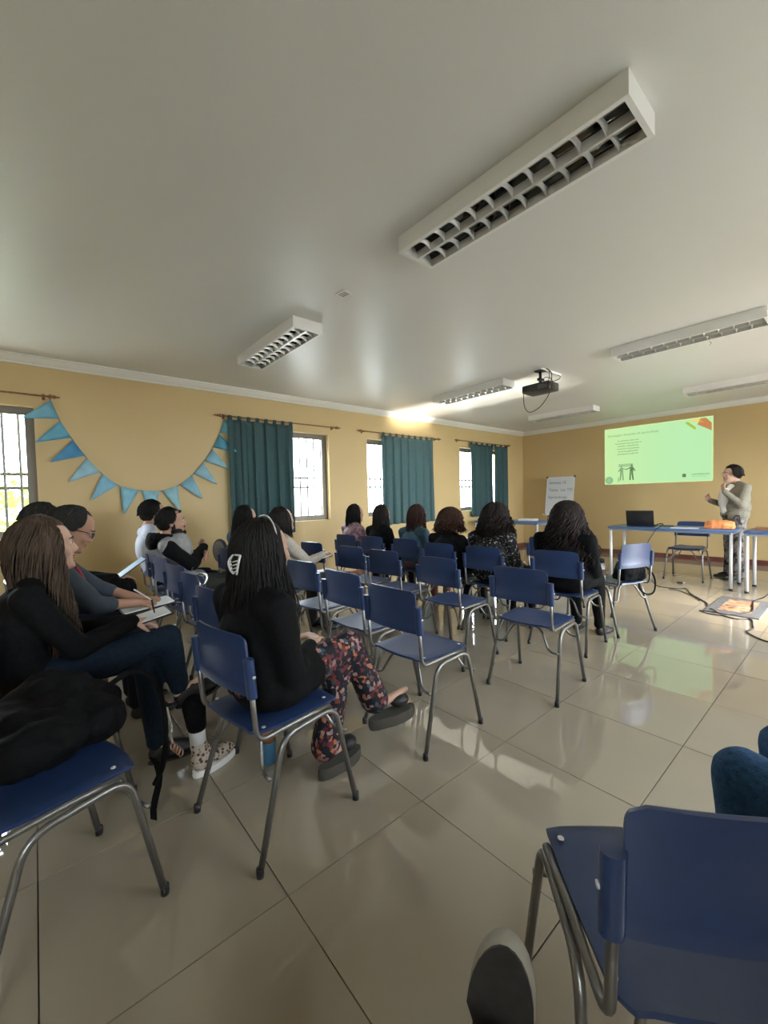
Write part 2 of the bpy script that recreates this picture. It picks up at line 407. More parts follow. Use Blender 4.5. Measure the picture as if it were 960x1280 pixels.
def cloth_mat(name, c, tr):
    m = mat(name, c, .85, nscale=60, namt=.18, bump=.15, bscale=400, spec=.2)
    nt = m.node_tree; b = nt.nodes['Principled BSDF']; out = nt.nodes['Material Output']
    t = nt.nodes.new('ShaderNodeBsdfTranslucent'); t.inputs[0].default_value = (*[min(1, v * 1.3) for v in c], 1)
    mx = nt.nodes.new('ShaderNodeMixShader'); mx.inputs[0].default_value = tr
    nt.links.new(b.outputs[0], mx.inputs[1]); nt.links.new(t.outputs[0], mx.inputs[2]); nt.links.new(mx.outputs[0], out.inputs[0]); return m
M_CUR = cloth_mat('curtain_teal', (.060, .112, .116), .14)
M_CUR2 = cloth_mat('curtain_teal_lit', (.095, .165, .172), .20)  # same teal cloth, with window light put into a paler colour
curtain(1.90, 2.82, 2.285, .79, 5.5, .040, 'dark teal tab-top curtain beside the bunting', M_CUR, 3, 0, 8)
curtain(4.46, 5.72, 2.285, .78, 7, .036, 'wide teal tab-top curtain, coloured as if lit, over the third window', M_CUR2, 5, 0, 9)
curtain(6.82, 7.62, 2.30, .80, 4.5, .042, 'teal curtain over the last window, left panel', M_CUR, 8, 0, 5)
curtain(7.66, 8.16, 2.30, .82, 2.5, .032, 'narrow teal curtain panel nearest the room corner', M_CUR, 9, 0, 3)

# ------------------------------------------------------------------ bunting
pts = [(.16, 2.31), (.235, 2.09), (.335, 1.90), (.44, 1.73), (.57, 1.565), (.735, 1.43), (.88, 1.395), (1.02, 1.38), (1.14, 1.385), (1.26, 1.42), (1.42, 1.525), (1.56, 1.67), (1.69, 1.85), (1.80, 2.06), (1.885, 2.30)]
bt = empty('bunting', (XL + .012, 1.0, 1.38), 0, 'turquoise paper flag bunting hung in a deep curve on the yellow wall', 'bunting')
sp = [Vector((0, y_ - 1.0, z_ - 1.38)) for y_, z_ in pts]; MB().tube(spline(sp, 5), .004, 6).build('string', mat('string_blue', (.06, .22, .30), .7), bt)
Cflag = [(.17, .42, .55), (.13, .40, .55), (.07, .27, .48), (.30, .52, .62), (.22, .45, .58), (.22, .48, .60), (.25, .50, .60), (.30, .55, .62), (.24, .48, .60), (.28, .50, .60), (.24, .46, .56), (.08, .32, .45), (.16, .45, .55)]
path = spline(sp, 12); dist = [0]
for k in range(1, len(path)): dist.append(dist[-1] + (path[k] - path[k - 1]).length)
def along(d):
    for k in range(1, len(path)):
        if dist[k] >= d: u = (d - dist[k - 1]) / (dist[k] - dist[k - 1]); return path[k - 1].lerp(path[k], u)
    return path[-1]
nf = 13; Ltot = dist[-1]
for k in range(nf):
    a = along(Ltot * (k + .06) / nf); b = along(Ltot * (k + .94) / nf); mid = (a + b) / 2; e = (b - a); L_ = e.length
    nrm = Vector((0, e.z, -e.y)).normalized()
    if nrm.z > 0: nrm = -nrm
    if k < 6: nrm = Vector((0, -abs(nrm.y), nrm.z))
    if k == 0 or k == 1: nrm = (nrm + Vector((0, -.1, -.1))).normalized()
    tip = mid + nrm * .285 + Vector((.02 + .012 * (k % 3), 0, -.015))
    g = []
    for t in (0, .33, .66, .97):
        row = []
        for u in (0, .25, .5, .75, 1):
            p = a.lerp(b, u).lerp(tip, t); p.x += .012 * sin(pi * u) * (1 - t) * (1 if k % 2 else -.3) + .006; row.append(p)
        g.append(row)
    fm = mat('flag_paper_%d' % k, Cflag[k], .6, nscale=9, namt=.12)
    MB().sheet(g, .0018).build('flag', fm, bt, True)

# ------------------------------------------------------------------ ceiling lights
def ceiling_light(x0, y0, label, first=[None]):
    if first[0] is None:
        r = empty('ceiling_light', (0, 0, 0)); W, D, H = 1.17, .268, .088
        h = MB(); t = .004
        h.box(0, 0, -.004, W, D, 0); h.box(0, 0, -H, t, D, -.004); h.box(W - t, 0, -H, W, D, -.004); h.box(t, 0, -H, W - t, t, -.004); h.box(t, D - t, -H, W - t, D, -.004)
        h.build('housing', M_WHITE, r)
        f = MB(); e = .016
        f.box(t, t, -H, W - t, t + e, -H + .004); f.box(t, D - t - e, -H, W - t, D - t, -H + .004); f.box(t, t + e, -H, t + e, D - t - e, -H + .004); f.box(W - t - e, t + e, -H, W - t, D - t - e, -H + .004)
        f.build('frame', M_WHITE, r)
        # mirror troughs above each tube
        for c in (D * .27, D * .73):
            g = [[(x, c + .055 * sin(a), -.018 - .05 * (1 - cos(a)) * 1.0) for a in [(-1.15 + 2.3 * k / 8) for k in range(9)]] for x in (.02, W - .02)]
            MB().sheet(g, .001).build('reflector', mat('reflector_dark', (.09, .088, .08), .16, metal=1), r, True)
            MB().tube([(.03, c, -.040), (W - .03, c, -.040)], .008, 10).build('lamp_tube', mat('tube_off', (.30, .30, .28), .25), r, True)
        sp_ = MB(); sp_.loft([[(x, D / 2 + dy, z) for dy, z in ((-.012, -.04), (.012, -.04), (.006, -H + .003), (-.006, -H + .003))] for x in (.02, W - .02)]); sp_.build('spine', M_MIRROR, r)
        n = 11
        for k in range(1, n):
            x = .02 + (W - .04) * k / n
            for ya, yb in ((t + e, D / 2 - .006), (D / 2 + .006, D - t - e)):
                g = []
                for q in range(7):
                    u = q / 6; y = ya + (yb - ya) * u; zt = -.045 - .016 * (2 * u - 1) ** 2 * 0; dip = .020 * (1 - (2 * u - 1) ** 2)
                    g.append([(x - .010, y, -.046), (x + .010, y, -.046), (x + .0025, y, -H + .004 + dip), (x - .0025, y, -H + .004 + dip)])
                MB().loft([[Vector(p) for p in row] for row in g]).build('louvre', M_MIRROR, r)
        first[0] = r
    else: r = copy_tree(first[0])
    r.location = (x0, y0, ZC); tag(r, label, 'ceiling light', 'louvred ceiling lights'); return r
for x0, y0, lb in ((-1.715, 1.612, 'large louvred ceiling light nearest the camera'), (-4.12, 1.612, 'small-looking louvred ceiling light between the near one and the bunting wall'),
                   (-4.12, 4.50, 'louvred ceiling light beside the projector, with bright sheen around it'), (-4.12, 7.10, 'louvred ceiling light just below and right of the projector cable'),
                   (-1.70, 4.50, 'louvred ceiling light at the right edge with a dangling end'), (-1.72, 7.10, 'louvred ceiling light closest above the projected slide')):
    ceiling_light(x0, y0, lb)
wr = MB().tube(spline([(-.92, 4.63, 2.61), (-.915, 4.64, 2.585), (-.925, 4.65, 2.57), (-.91, 4.65, 2.548), (-.93, 4.64, 2.53)], 5), .003, 6).build('loose_tie', M_WHITE, None, True)
tag(wr, 'white loose tie hanging from the right ceiling light', 'cable tie')
cp = empty('sensor_plate', (-2.42, 1.73, ZC), radians(8), 'small pale plate on the ceiling between the two near lights', 'ceiling plate')
MB().box(-.05, -.035, -.008, .05, .035, 0, bev=.003).build('plate', M_WHITE, cp)
for k in range(3): MB().box(-.035, -.02 + k * .018, -.0095, .035, -.014 + k * .018, -.0075).build('slot', M_DARK, cp)

# ------------------------------------------------------------------ projector
pj = empty('projector', (-2.52, 4.62, 2.44), radians(0), 'dark ceiling projector hanging on a short bracket', 'projector')
MB().box(-.17, -.12, -.0, .17, .12, .095, bev=.014).build('body', mat('projector_grey', (.035, .033, .03), .45), pj, 'auto')
MB().lathe([(.038, 0), (.038, .03), (.03, .034), (.03, .02)], (.08, .12, .05), 16, R(-90, 'X')).build('lens', M_DARK, pj, True)
for k in range(6): MB().box(-.165 + k * .012, -.123, .02, -.159 + k * .012, -.118, .075).build('vent', M_DARK, pj)
MB().box(.03, -.1225, .02, .15, -.119, .07, bev=.001).build('port_panel', mat('port_grey', (.12, .12, .12), .4), pj)
mt = MB(); mt.box(-.055, -.055, .095, .055, .055, .105, bev=.002); mt.tube([(0, 0, .1), (0, 0, .25)], .017, 12); mt.box(-.05, -.05, .245, .05, .05, .26, bev=.003); mt.box(-.02, -.04, .14, .02, .04, .17, bev=.003); mt.build('ceiling_mount', M_DARK, pj)
c1 = MB(); c1.tube(spline([(.15, -.12, .045), (.19, -.15, .12), (.17, -.12, .2), (.12, -.08, .24), (.19, -.1, .17), (.2, -.14, .07), (.14, -.15, .05), (.13, -.15, .12), (.2, -.13, .1), (.21, -.13, .02), (.16, -.14, -.10), (.06, -.14, -.20), (-.06, -.14, -.235), (-.13, -.13, -.16), (-.15, -.12, -.02), (-.14, -.115, .03)], 6), .0045, 6)
cb = c1.build('cable', M_DARK, pj, True)
tag(MB().box(-2.46, 4.50, ZC - .018, -2.44, 4.98, ZC, bev=.003).build('cable_conduit', M_WHITE), 'thin conduit running on the ceiling to the projector mount', 'conduit')
tag(MB().tube(spline([(-2.45, 4.9, ZC - .02), (-2.40, 4.86, ZC - .05), (-2.38, 4.8, ZC - .1), (-2.41, 4.7, 2.56), (-2.36, 4.64, 2.53)], 6), .005, 6).build('power_cord', M_DARK, None, True), 'black cord dropping from the ceiling beside the projector', 'cord')

# ------------------------------------------------------------------ projected slide
EK = .93 / 2 ** EXPOSURE
def em(name, c, s_=1.0):
    return mat(name, (.0, .0, .0), .9, emit=c, estr=s_ * EK)
sx0, sx1, sz0, sz1 = -3.475, -1.715, 1.395, 2.512
sc = empty('projected_slide', ((sx0 + sx1) / 2, YF - .002, sz0), 0, 'pale green projected slide with text and two figures on the far wall', 'projected slide')
W2 = (sx1 - sx0) / 2; HS = sz1 - sz0
sm = bpy.data.materials.new('slide_green'); sm.use_nodes = True; nt = sm.node_tree; b = nt.nodes['Principled BSDF']; b.inputs['Base Color'].default_value = (0, 0, 0, 1)
tc = nt.nodes.new('ShaderNodeTexCoord'); sxyz = nt.nodes.new('ShaderNodeSeparateXYZ'); nt.links.new(tc.outputs['Object'], sxyz.inputs[0])
mr = nt.nodes.new('ShaderNodeMapRange'); mr.inputs[1].default_value = -W2; mr.inputs[2].default_value = W2; nt.links.new(sxyz.outputs['X'], mr.inputs[0])
rp = nt.nodes.new('ShaderNodeValToRGB'); rp.color_ramp.elements[0].color = (.62, .92, .42, 1); rp.color_ramp.elements[1].color = (.52, .90, .48, 1); e = rp.color_ramp.elements.new(.55); e.color = (.54, .90, .46, 1)
nt.links.new(mr.outputs[0], rp.inputs[0]); nt.links.new(rp.outputs[0], b.inputs['Emission Color']); b.inputs['Emission Strength'].default_value = EK
MB().box(-W2, -.002, 0, W2, 0, HS).build('slide_border', em('slide_edge', (.72, 1.0, .45), .95), sc)
MB().box(-W2 + .02, -.003, .02, W2 - .02, -.0015, HS - .02).build('slide_face', sm, sc)
ink = em('slide_ink', (.13, .24, .09)); ink2 = em('slide_ink_soft', (.26, .46, .20))
MX = lambda x, z: T(x, -.0035, z) @ R(90, 'X')
text('slide_title', 'Estrategias docentes de aprendizaje', .062, ink2, sc, MX(-W2 + .06, HS - .165))
for k, tx in enumerate(('Se entiende como una', 'herramienta que permite al', 'docente y estudiantes', 'construir el aprendizaje', 'de forma significativa', 'participativa y efectiva')):
    text('slide_text', tx, .042, ink, sc, MX(-W2 + .43, HS - .275 - k * .052), 'CENTER')
# the two standing figures in grey line, made as flat print
def fig(x, z, h, flip=1):
    m_ = MB(); y = -.0036
    def q(pts):
        vs = [Vector((x + flip * p[0] * h, y, z + p[1] * h)) for p in pts]; vs2 = [v + Vector((0, .001, 0)) for v in vs]; n = len(vs)
        m_.add(vs + vs2, [tuple(range(n))] + [tuple(n + i for i in range(n))[::-1]] + [(i, (i + 1) % n, n + (i + 1) % n, n + i) for i in range(n)])
    q([(-.06 + .06 * cos(a), .92 + .07 * sin(a)) for a in [k * pi / 5 for k in range(10)]])
    q([(-.14, .84), (.03, .84), (.06, .52), (-.14, .50)])
    q([(-.13, .50), (-.02, .50), (-.10, .0), (-.18, .0)]); q([(-.02, .50), (.06, .50), (.09, 0), (.0, 0)])
    q([(.02, .82), (.04, .74), (.30, .66), (.30, .70)]); q([(-.13, .82), (-.10, .70), (-.24, .55), (-.27, .60)])
    m_.build('slide_figure', ink2 if flip > 0 else ink, sc)
fig(-W2 + .33, .075, .30, 1); fig(-W2 + .48, .075, .31, -1)
MB().box(-W2 + .26, -.0034, .34, -W2 + .52, -.0030, .40).build('slide_patch', em('slide_patch_green', (.40, .64, .33)), sc)
MB().box(-W2 + .25, -.0034, .05, -W2 + .265, -.003, .14).build('slide_mark', ink2, sc)
MB().lathe([(.075, 0), (.075, .0008)], (-W2 + .085, -.003, .085), 24, R(90, 'X')).build('slide_badge', em('badge_green', (.30, .55, .28)), sc)
text('slide_badge_mark', '1', .09, em('badge_mark', (.5, .85, .45)), sc, T(-W2 + .06, -.0045, .055) @ R(90, 'X'))
def quad(pts, c, nm):
    vs = [Vector((a, -.0036, b_)) for a, b_ in pts]; vs2 = [v + Vector((0, .0008, 0)) for v in vs]; n = len(vs)
    MB().add(vs + vs2, [tuple(range(n)), tuple(n + i for i in range(n))[::-1]] + [(i, (i + 1) % n, n + (i + 1) % n, n + i) for i in range(n)]).build(nm, em(nm + '_colour', c), sc)
quad([(W2 - .40, HS - .07), (W2 - .36, HS - .05), (W2 - .24, HS - .17), (W2 - .25, HS - .21)], (.42, .60, .05), 'slide_ribbon_green')
quad([(W2 - .36, HS - .03), (W2 - .20, HS - .02), (W2 - .12, HS - .10), (W2 - .24, HS - .08)], (.95, .75, .22), 'slide_ribbon_yellow')
quad([(W2 - .18, HS - .02), (W2 - .10, HS - .02), (W2 - .02, HS - .12), (W2 - .02, HS - .25), (W2 - .22, HS - .12)], (.62, .26, .09), 'slide_ribbon_orange')
MB().box(W2 - .44, -.0036, .085, W2 - .385, -.003, .145).build('slide_crest', ink, sc)
text('slide_logo_text', 'UNIVERSIDAD', .040, ink, sc, MX(W2 - .30, .115)); text('slide_logo_line', 'DE LA EDUCACION', .024, ink2, sc, MX(W2 - .30, .082))

# ------------------------------------------------------------------ classroom chairs (seat faces +Y, origin on the floor at the footprint centre)
def make_chair():
    r = empty('classroom_chair')
    # seat: dished plastic shell with a rolled front edge
    nx, g = 13, []; VS = [0, .02, .06, .12, .2, .3, .42, .55, .68, .78, .86, .91, .95, .98, 1]
    def seat_pt(u, v):
        hw = .172 + .016 * min(1, v * 1.6) - .022 * max(0, (v - .88) / .12) ** 3
        if v < .12: hw -= .022 * (1 - v / .12) ** 2
        x = hw * u; y = -.20 + .40 * v
        z = .440 + .010 * u * u * (1 - .3 * v) - .006 * sin(pi * v) - (.022 * ((v - .86) / .14) ** 2 if v > .86 else 0) + (.003 * ((.12 - v) / .12) ** 2 if v < .12 else 0)
        if abs(u) > .999: z -= .006
        if v > .85: y -= .025 * u * u * (v - .85) / .15
        return Vector((x, y, z))
    for v_ in VS:
        g.append([seat_pt(-1 + 2 * j / (nx - 1), v_) for j in range(nx)])
    MB().sheet(g, .010).build('seat', M_BLUE, r, 'auto')
    for s_ in (-1, 1):
        for yy in (-.155, .12):
            rv = MB().lathe([(.0075, 0), (.0075, .002), (.005, .0035), (.003, .002)], (s_ * .165, yy, .4505 if yy > 0 else .452), 10).build('rivet', M_LEG, r, True)
    # backrest: curved shell, wider sleeves around the two posts, top corners rounded
    def back_pt(u, t):            # u -1..1, t 0 bottom .. 1 top
        hwb = .174 - .007 * max(0, (t - .88) / .12) ** 2.5 - .006 * max(0, (.06 - t) / .06) ** 2; x = hwb * u; y = -.205 - .012 * t - .007 * max(0, 1 - t / .22) ** .5 - .022 * (1 - u * u) * (.6 + .4 * t)
        z = .585 + .205 * t + .006 * (1 - u * u) * (t - .2)
        if t > .8 and abs(u) > .85: z -= .010 * ((abs(u) - .85) / .15) ** 2
        return Vector((x, y, z))
    g = [[back_pt(-1 + 2 * j / 16, [0, .03, .10, .17, .22, .5, .86, .92, .96, .985, 1][i]) for j in range(17)] for i in range(11)]
    bk = MB().sheet(g, .009)
    br = bk.build('backrest', M_BLUE, r, 'auto')
    for s_ in (-1, 1):
        sl_ = MB().loft([[Vector((s_ * (.190 + .019 * cos(a)), -.209 + -.010 * tt + .017 * sin(a), .585 + .135 * tt)) for a in [2 * pi * k / 12 for k in range(12)]] for tt in (0, .05, .5, .93, 1)])
        sl_.build('sleeve', M_BLUE, br, 'auto')
        MB().lathe([(.006, 0), (.006, .003), (.002, .004)], (s_ * .2085, -.212, .66), 10, R(90 * s_, 'Y')).build('screw', M_LEG, br, True)
    # posts run down from the backrest, bend forward and carry the seat edge
    for s_ in (-1, 1):
        p = fillet([(s_ * .188, -.218, .70), (s_ * .188, -.196, .425), (s_ * .190, -.02, .430), (s_ * .197, .12, .430)], .045, 6)
        MB().tube(p, .0095, 10).build('post', M_TUBE, r, True)
        q = fillet([(s_ * .225, .225, .006), (s_ * .200, .145, .415), (s_ * .200, -.10, .405), (s_ * .225, -.225, .006)], .06, 7)
        lg = MB().tube(q, .0108, 10).build('leg_frame', M_TUBE, r, True)
        for yy in (.225, -.225):
            MB().lathe([(.013, 0), (.0135, .012), (.0125, .03), (.011, .031)], (s_ * .225, yy, 0), 12).build('foot_cap', M_DARK, lg, True)
    for yy, yb_, zz in ((-.168, -.12, .29), (.195, .14, .30)):
        p = fillet([(-.212, yy, zz), (-.15, yy * .94, zz - .0), (-.085, yb_, .418), (.085, yb_, .418), (.15, yy * .94, zz), (.212, yy, zz)], .05, 5)
        MB().tube(p, .0075, 8).build('brace', M_TUBE, r, True)
    return r
CH0 = make_chair(); _used = [False]
def chair(x, y, deg, label, group='blue classroom chairs', name=None):
    o = CH0 if not _used[0] else copy_tree(CH0); _used[0] = True
    o.location = (x, y, 0); o.rotation_euler = (0, 0, radians(deg)); tag(o, label, 'chair', group); return o
CH = {}
for key, x, y, a, lb in (
    ('woman', -1.545, .705, 9, 'blue classroom chair holding the woman in floral trousers'),
    ('A', -1.570, 1.575, 2, 'empty blue chair just right of the floral trousers, nearest of the middle rows'),
    ('c2', -2.125, 1.655, 3, 'empty blue chair directly behind the raised foot of the woman in floral trousers'),
    ('c3', -2.74, 1.70, 8, 'empty blue chair beside the woman in the cream jacket'),
    ('B', -1.400, 2.475, 5, 'empty blue chair standing alone at the right end of its row, nearest the open floor'),
    ('c6', -2.075, 2.475, 3, 'empty blue chair behind the curly haired woman in plain black'),
    ('c5', -2.72, 2.49, 5, 'empty blue chair behind the woman in the denim jacket'),
    ('c4', -3.20, 2.47, 8, 'empty blue chair behind the straight haired woman in black'),
    ('c11', -3.84, 2.43, 8, 'empty blue chair in front of the woman in the cream jacket, near the second window'),
    ('c13', -1.60, 3.33, 4, 'blue chair under the long curly haired woman in a black jacket'),
    ('c12', -2.21, 3.21, 4, 'blue chair under the woman with the silver speckled black top'),
    ('c7', -2.70, 3.17, 5, 'blue chair under the woman with short auburn curls'),
    ('c8', -3.27, 3.27, 5, 'blue chair under the woman in the denim jacket'),
    ('c9', -3.80, 3.22, 7, 'blue chair under the woman with long straight dark hair'),
    ('c10', -4.27, 3.18, 7, 'blue chair under the woman in the pink floral blouse'),
    ('f1', -3.00, 4.25, 4, 'blue chair in the front row seen between two seated women'),
    ('f2', -2.18, 4.25, 4, 'blue chair in the front row mostly hidden by the two curly haired women'),
    ('bag', -1.495, 4.035, 70, 'blue chair turned sideways with a black bag and steel flask on it'),
    ('teacher', -1.63, 6.98, 180, 'chair behind the front table facing the audience'),
    ('L0', -4.35, .98, -2, 'blue chair under the man in the white shirt, next to the wall'),
    ('L1', -3.86, 1.00, 6, 'blue chair under the bearded man in the grey and black hoodie'),
    ('L2', -3.32, .98, 8, 'empty blue chair just right of the bearded man'),
    ('L3', -2.81, .96, 8, 'empty blue chair left of the chair with the shiny ring on it'),
    ('L4', -2.26, .90, 8, 'empty blue chair half hidden by the woman in floral trousers'),
    ('N', -1.585, -.015, 17, 'blue chair at lower left with a black puffy bag on the seat'),
    ('P1', -2.22, .02, 8, 'blue chair under the woman with long brown hair'),
    ('P2', -2.84, .05, 4, 'blue chair under the man with glasses'),
    ('P3', -3.40, .08, 0, 'blue chair under the person behind the man with glasses'),
    ('P7', -4.02, 1.62, 8, 'blue chair under the dark haired woman in front of the dark curtain'),
    ('P8', -3.44, 1.62, 8, 'blue chair under the woman in the cream jacket'),
    ('M', -.245, .915, 43, 'large blue chair at lower right seen from above and behind'),
    ('P16', .22, 1.22, 75, 'chair under the person in blue jeans at the right edge'),
): CH[key] = chair(x, y, a, lb)
# shiny ring resting on the back of chair L4
tg = MB().tube([(.03 * cos(a), .012 * sin(2 * a), .045 * sin(a)) for a in [2 * pi * k / 20 for k in range(20)]], .006, 8, closed=True).build('scarf_ring', mat('chrome', (.7, .7, .72), .15, metal=1), None, True)
tg.location = (-2.43, .70, .80); tg.rotation_euler = (0, .3, .4); tag(tg, 'shiny metal ring hooked on the corner of a blue chair back', 'ring')

# small oval backed chair by the dark curtain
oc = empty('oval_back_chair', (-4.70, 1.72, 0), radians(25), 'black oval backed chair with a wire stem beside the dark curtain', 'chair')
MB().ell((0, -.2, .70), (.115, .022, .135), nu=24, nv=14).build('backrest', mat('oval_back', (.03, .028, .028), .5, nscale=20), oc, True)
MB().ell((-.0, -.218, .70), (.085, .012, .11), nu=20, nv=10).build('back_pad', mat('oval_pad', (.16, .15, .14), .7), oc, True)
MB().ell((0, 0, .46), (.20, .20, .03), nu=24, nv=10).build('seat', M_DARK, oc, True)
MB().tube(fillet([(-.03, -.2, .66), (-.035, -.2, .50), (.035, -.2, .50), (.03, -.2, .66)], .02), .006, 8).build('back_stem', M_TUBE, oc, True)
MB().tube(fillet([(0, -.2, .50), (0, -.19, .44), (0, -.02, .44)], .03), .008, 8).build('seat_bar', M_TUBE, oc, True)
for sx_ in (-1, 1):
    for sy_ in (-1, 1): MB().tube([(sx_ * .1, sy_ * .1, .45), (sx_ * .19, sy_ * .19, .005)], .010, 8).build('leg', M_TUBE, oc, True)

# ------------------------------------------------------------------ tables
def table(x0, y0, x1, y1, z, label, name='table', rz=0):
    cx_, cy_ = (x0 + x1) / 2, (y0 + y1) / 2; r = empty(name, (cx_, cy_, 0), radians(rz), label, 'table', 'blue topped tables'); hx, hy = (x1 - x0) / 2, (y1 - y0) / 2
    MB().box(-hx, -hy, z - .028, hx, hy, z, bev=.006).build('table_top', M_TABLE, r, 'auto')
    a = MB(); a.box(-hx + .03, -hy + .012, z - .052, hx - .03, -hy + .034, z - .0285); a.box(-hx + .03, hy - .034, z - .052, hx - .03, hy - .012, z - .0285); a.box(-hx + .012, -hy + .03, z - .052, -hx + .034, hy - .03, z - .0285); a.box(hx - .034, -hy + .03, z - .052, hx - .012, hy - .03, z - .0285)
    a.build('apron', mat('apron_grey', (.16, .20, .27), .4), r)
    for sx_ in (-1, 1):
        for sy_ in (-1, 1):
            lg = MB().tube([(sx_ * (hx - .032), sy_ * (hy - .032), .004), (sx_ * (hx - .032), sy_ * (hy - .032), z - .0285)], .019, 14).build('leg', M_LEG, r, True)
            MB().lathe([(.022, 0), (.022, .02), (.019, .025)], (sx_ * (hx - .032), sy_ * (hy - .032), 0), 12).build('foot_cap', M_DARK, lg, True)
    return r
table(-2.47, 6.42, -1.035, 7.0, .742, 'long blue topped table with grey legs holding the laptop', 'front_table')
table(-.945, 6.38, .45, 6.96, .742, 'blue topped table cut by the right edge of the photo', 'front_table')
table(-5.12, 6.72, -3.74, 7.32, .742, 'blue topped side table in front of the leaning whiteboard', 'side_table')

lp = empty('laptop', (-2.10, 6.68, .743), radians(6), 'black open laptop on the left end of the front table', 'laptop')
MB().box(-.17, -.12, 0, .17, .12, .018, bev=.005).build('base', M_DARK, lp, 'auto')
sc_ = MB().box(-.17, -.005, 0, .17, .005, .22, bev=.003).build('screen', M_DARK, lp, 'auto', T(0, -.118, .016) @ R(14, 'X'))
MB().box(-.155, .0052, .014, .155, .006, .208).build('display', mat('laptop_display', (.02, .03, .05), .15), sc_)
MB().box(-.145, -.04, .0181, .145, .09, .0195).build('keyboard', mat('keys', (.03, .03, .03), .6), lp)
bg_ = empty('folded_bundle', (-1.22, 6.66, .743), radians(4), 'soft orange bundle lying on the right end of the front table', 'bag')
def blob(parts, name, m, parent, vox=.01, amp=0, sc__=8, smooth=2, seed=0):
    """union of overlapping closed shapes, remeshed into one continuous skin"""
    o = parts.build(name, m, None)
    md = o.modifiers.new('r', 'REMESH'); md.mode = 'VOXEL'; md.voxel_size = vox; md.use_smooth_shade = True
    if smooth: s2 = o.modifiers.new('s', 'SMOOTH'); s2.iterations = smooth; s2.factor = .6
    dg = bpy.context.evaluated_depsgraph_get(); me = bpy.data.meshes.new_from_object(o.evaluated_get(dg)); o.modifiers.clear()
    old = o.data; o.data = me; bpy.data.meshes.remove(old)
    if not me.materials: me.materials.append(m)
    me.name = name
    if amp:
        nn = [v.normal.copy() for v in me.vertices]; sd = Vector((seed * 3.1, seed * 1.7, seed * 2.3))
        for v, n_ in zip(me.vertices, nn):
            p = v.co * sc__ + sd; q = Vector((p.x, p.y, p.z * .6))
            v.co += n_ * amp * (noise.noise(q) + .5 * noise.noise(q * 2.3) + .35 * (1 - abs(noise.noise(q * 1.6 + Vector((9, 3, 1)))) * 2))
    me.shade_smooth(); o.parent = parent; return o
bl = MB(); bl.ell((0, 0, .055), (.15, .09, .055)); bl.ell((-.05, 0, .06), (.09, .07, .05)); bl.ell((.06, .01, .062), (.09, .075, .048)); bl.box(-.15, -.085, .002, .15, .085, .04)
blob(bl, 'cloth', mat('orange_cloth', (.75, .27, .09), .7, nscale=12, namt=.2), bg_, .008, .01, 14)
def sheet_thing(name, x, y, z, rz, sx, sy, th, m, label, cat, group=None):
    o = MB().box(-sx / 2, -sy / 2, 0, sx / 2, sy / 2, th).build(name, m); o.location = (x, y, z); o.rotation_euler = (0, 0, radians(rz)); return tag(o, label, cat, group)
sheet_thing('paper_sheet', -1.56, 6.55, .743, 8, .30, .20, .004, M_PAPER, 'white papers lying between the laptop and the orange bundle', 'paper')
sheet_thing('notebook', -1.83, 6.80, .743, 14, .16, .12, .012, M_DARK, 'small dark notebook just right of the laptop', 'notebook')
sheet_thing('wooden_tray', -.66, 6.82, .743, 2, .46, .18, .022, mat('tray_brown', (.30, .13, .06), .5), 'flat brown tray on the table at the right edge', 'tray')
sheet_thing('paper_stack', -4.18, 7.16, .743, 5, .30, .21, .03, M_PAPER, 'white paper stack on the side table below the whiteboard', 'paper')

# whiteboard leaning on an easel behind the side table
wb = empty('whiteboard', (-4.19, 8.36, 0), radians(0), 'small portrait whiteboard on an easel with three handwritten lines', 'whiteboard')
Mb = T(0, 0, .80) @ R(-9, 'X')
wf = MB(); W_, H_ = .295, .80
wf.box(-W_, -.012, 0, -W_ + .016, .012, H_); wf.box(W_ - .016, -.012, 0, W_, .012, H_); wf.box(-W_ + .016, -.012, 0, W_ - .016, .012, .016); wf.box(-W_ + .016, -.012, H_ - .016, W_ - .016, .012, H_)
wf.build('frame', M_LEG, wb, False, Mb)
MB().box(-W_ + .016, -.006, .016, W_ - .016, .008, H_ - .016).build('board', mat('board_white', (.60, .62, .64), .25), wb, False, Mb)
for s_ in (-1, 1):
    for zz in (0, 1):
        MB().box(s_ * W_ - .02, -.015, zz * H_ - .02, s_ * W_ + .02, .014, zz * H_ + .02, bev=.005).build('corner_cap', mat('corner_brown', (.13, .08, .05), .5), wb, 'auto', Mb)
inkb = mat('marker_ink', (.13, .17, .20), .6)
for k, tx in enumerate(('Semana 10', 'Tema:  Las TIC', 'Aprendizaje')):
    text('handwriting', tx, .085, inkb, wb, Mb @ T(-W_ + .05, -.0075, H_ - .15 - k * .155) @ R(90, 'X'))
MB().box(-W_ - .02, -.075, -.02, W_ + .02, -.013, -.002, bev=.003).build('pen_tray', M_WHITE, wb, False, Mb)
for s_ in (-1, 1): MB().tube([(s_ * .22, .02, .85), (s_ * .30, -.12, .005)], .012, 8).build('leg', M_TUBE, wb, True)
MB().tube([(0, .14, 1.4), (0, .40, .005)], .012, 8).build('leg', M_TUBE, wb, True)

# doormat with worn centre
dm = empty('doormat', (-.86, 5.60, 0), radians(0), 'grey bordered doormat with a worn tan centre under the cables', 'doormat')
MB().box(-.215, -.42, .0, .215, .42, .012, bev=.004).build('mat_border', mat('mat_grey', (.085, .085, .09), .8, nscale=40, namt=.3), dm)
MB().box(-.125, -.30, .0121, .13, .30, .0145).build('mat_centre', ramp_mat('mat_tan', [(.35, (.10, .05, .03)), (.5, (.28, .16, .09)), (.65, (.36, .24, .15))], scale=16, rough=.9, detail=6), dm)
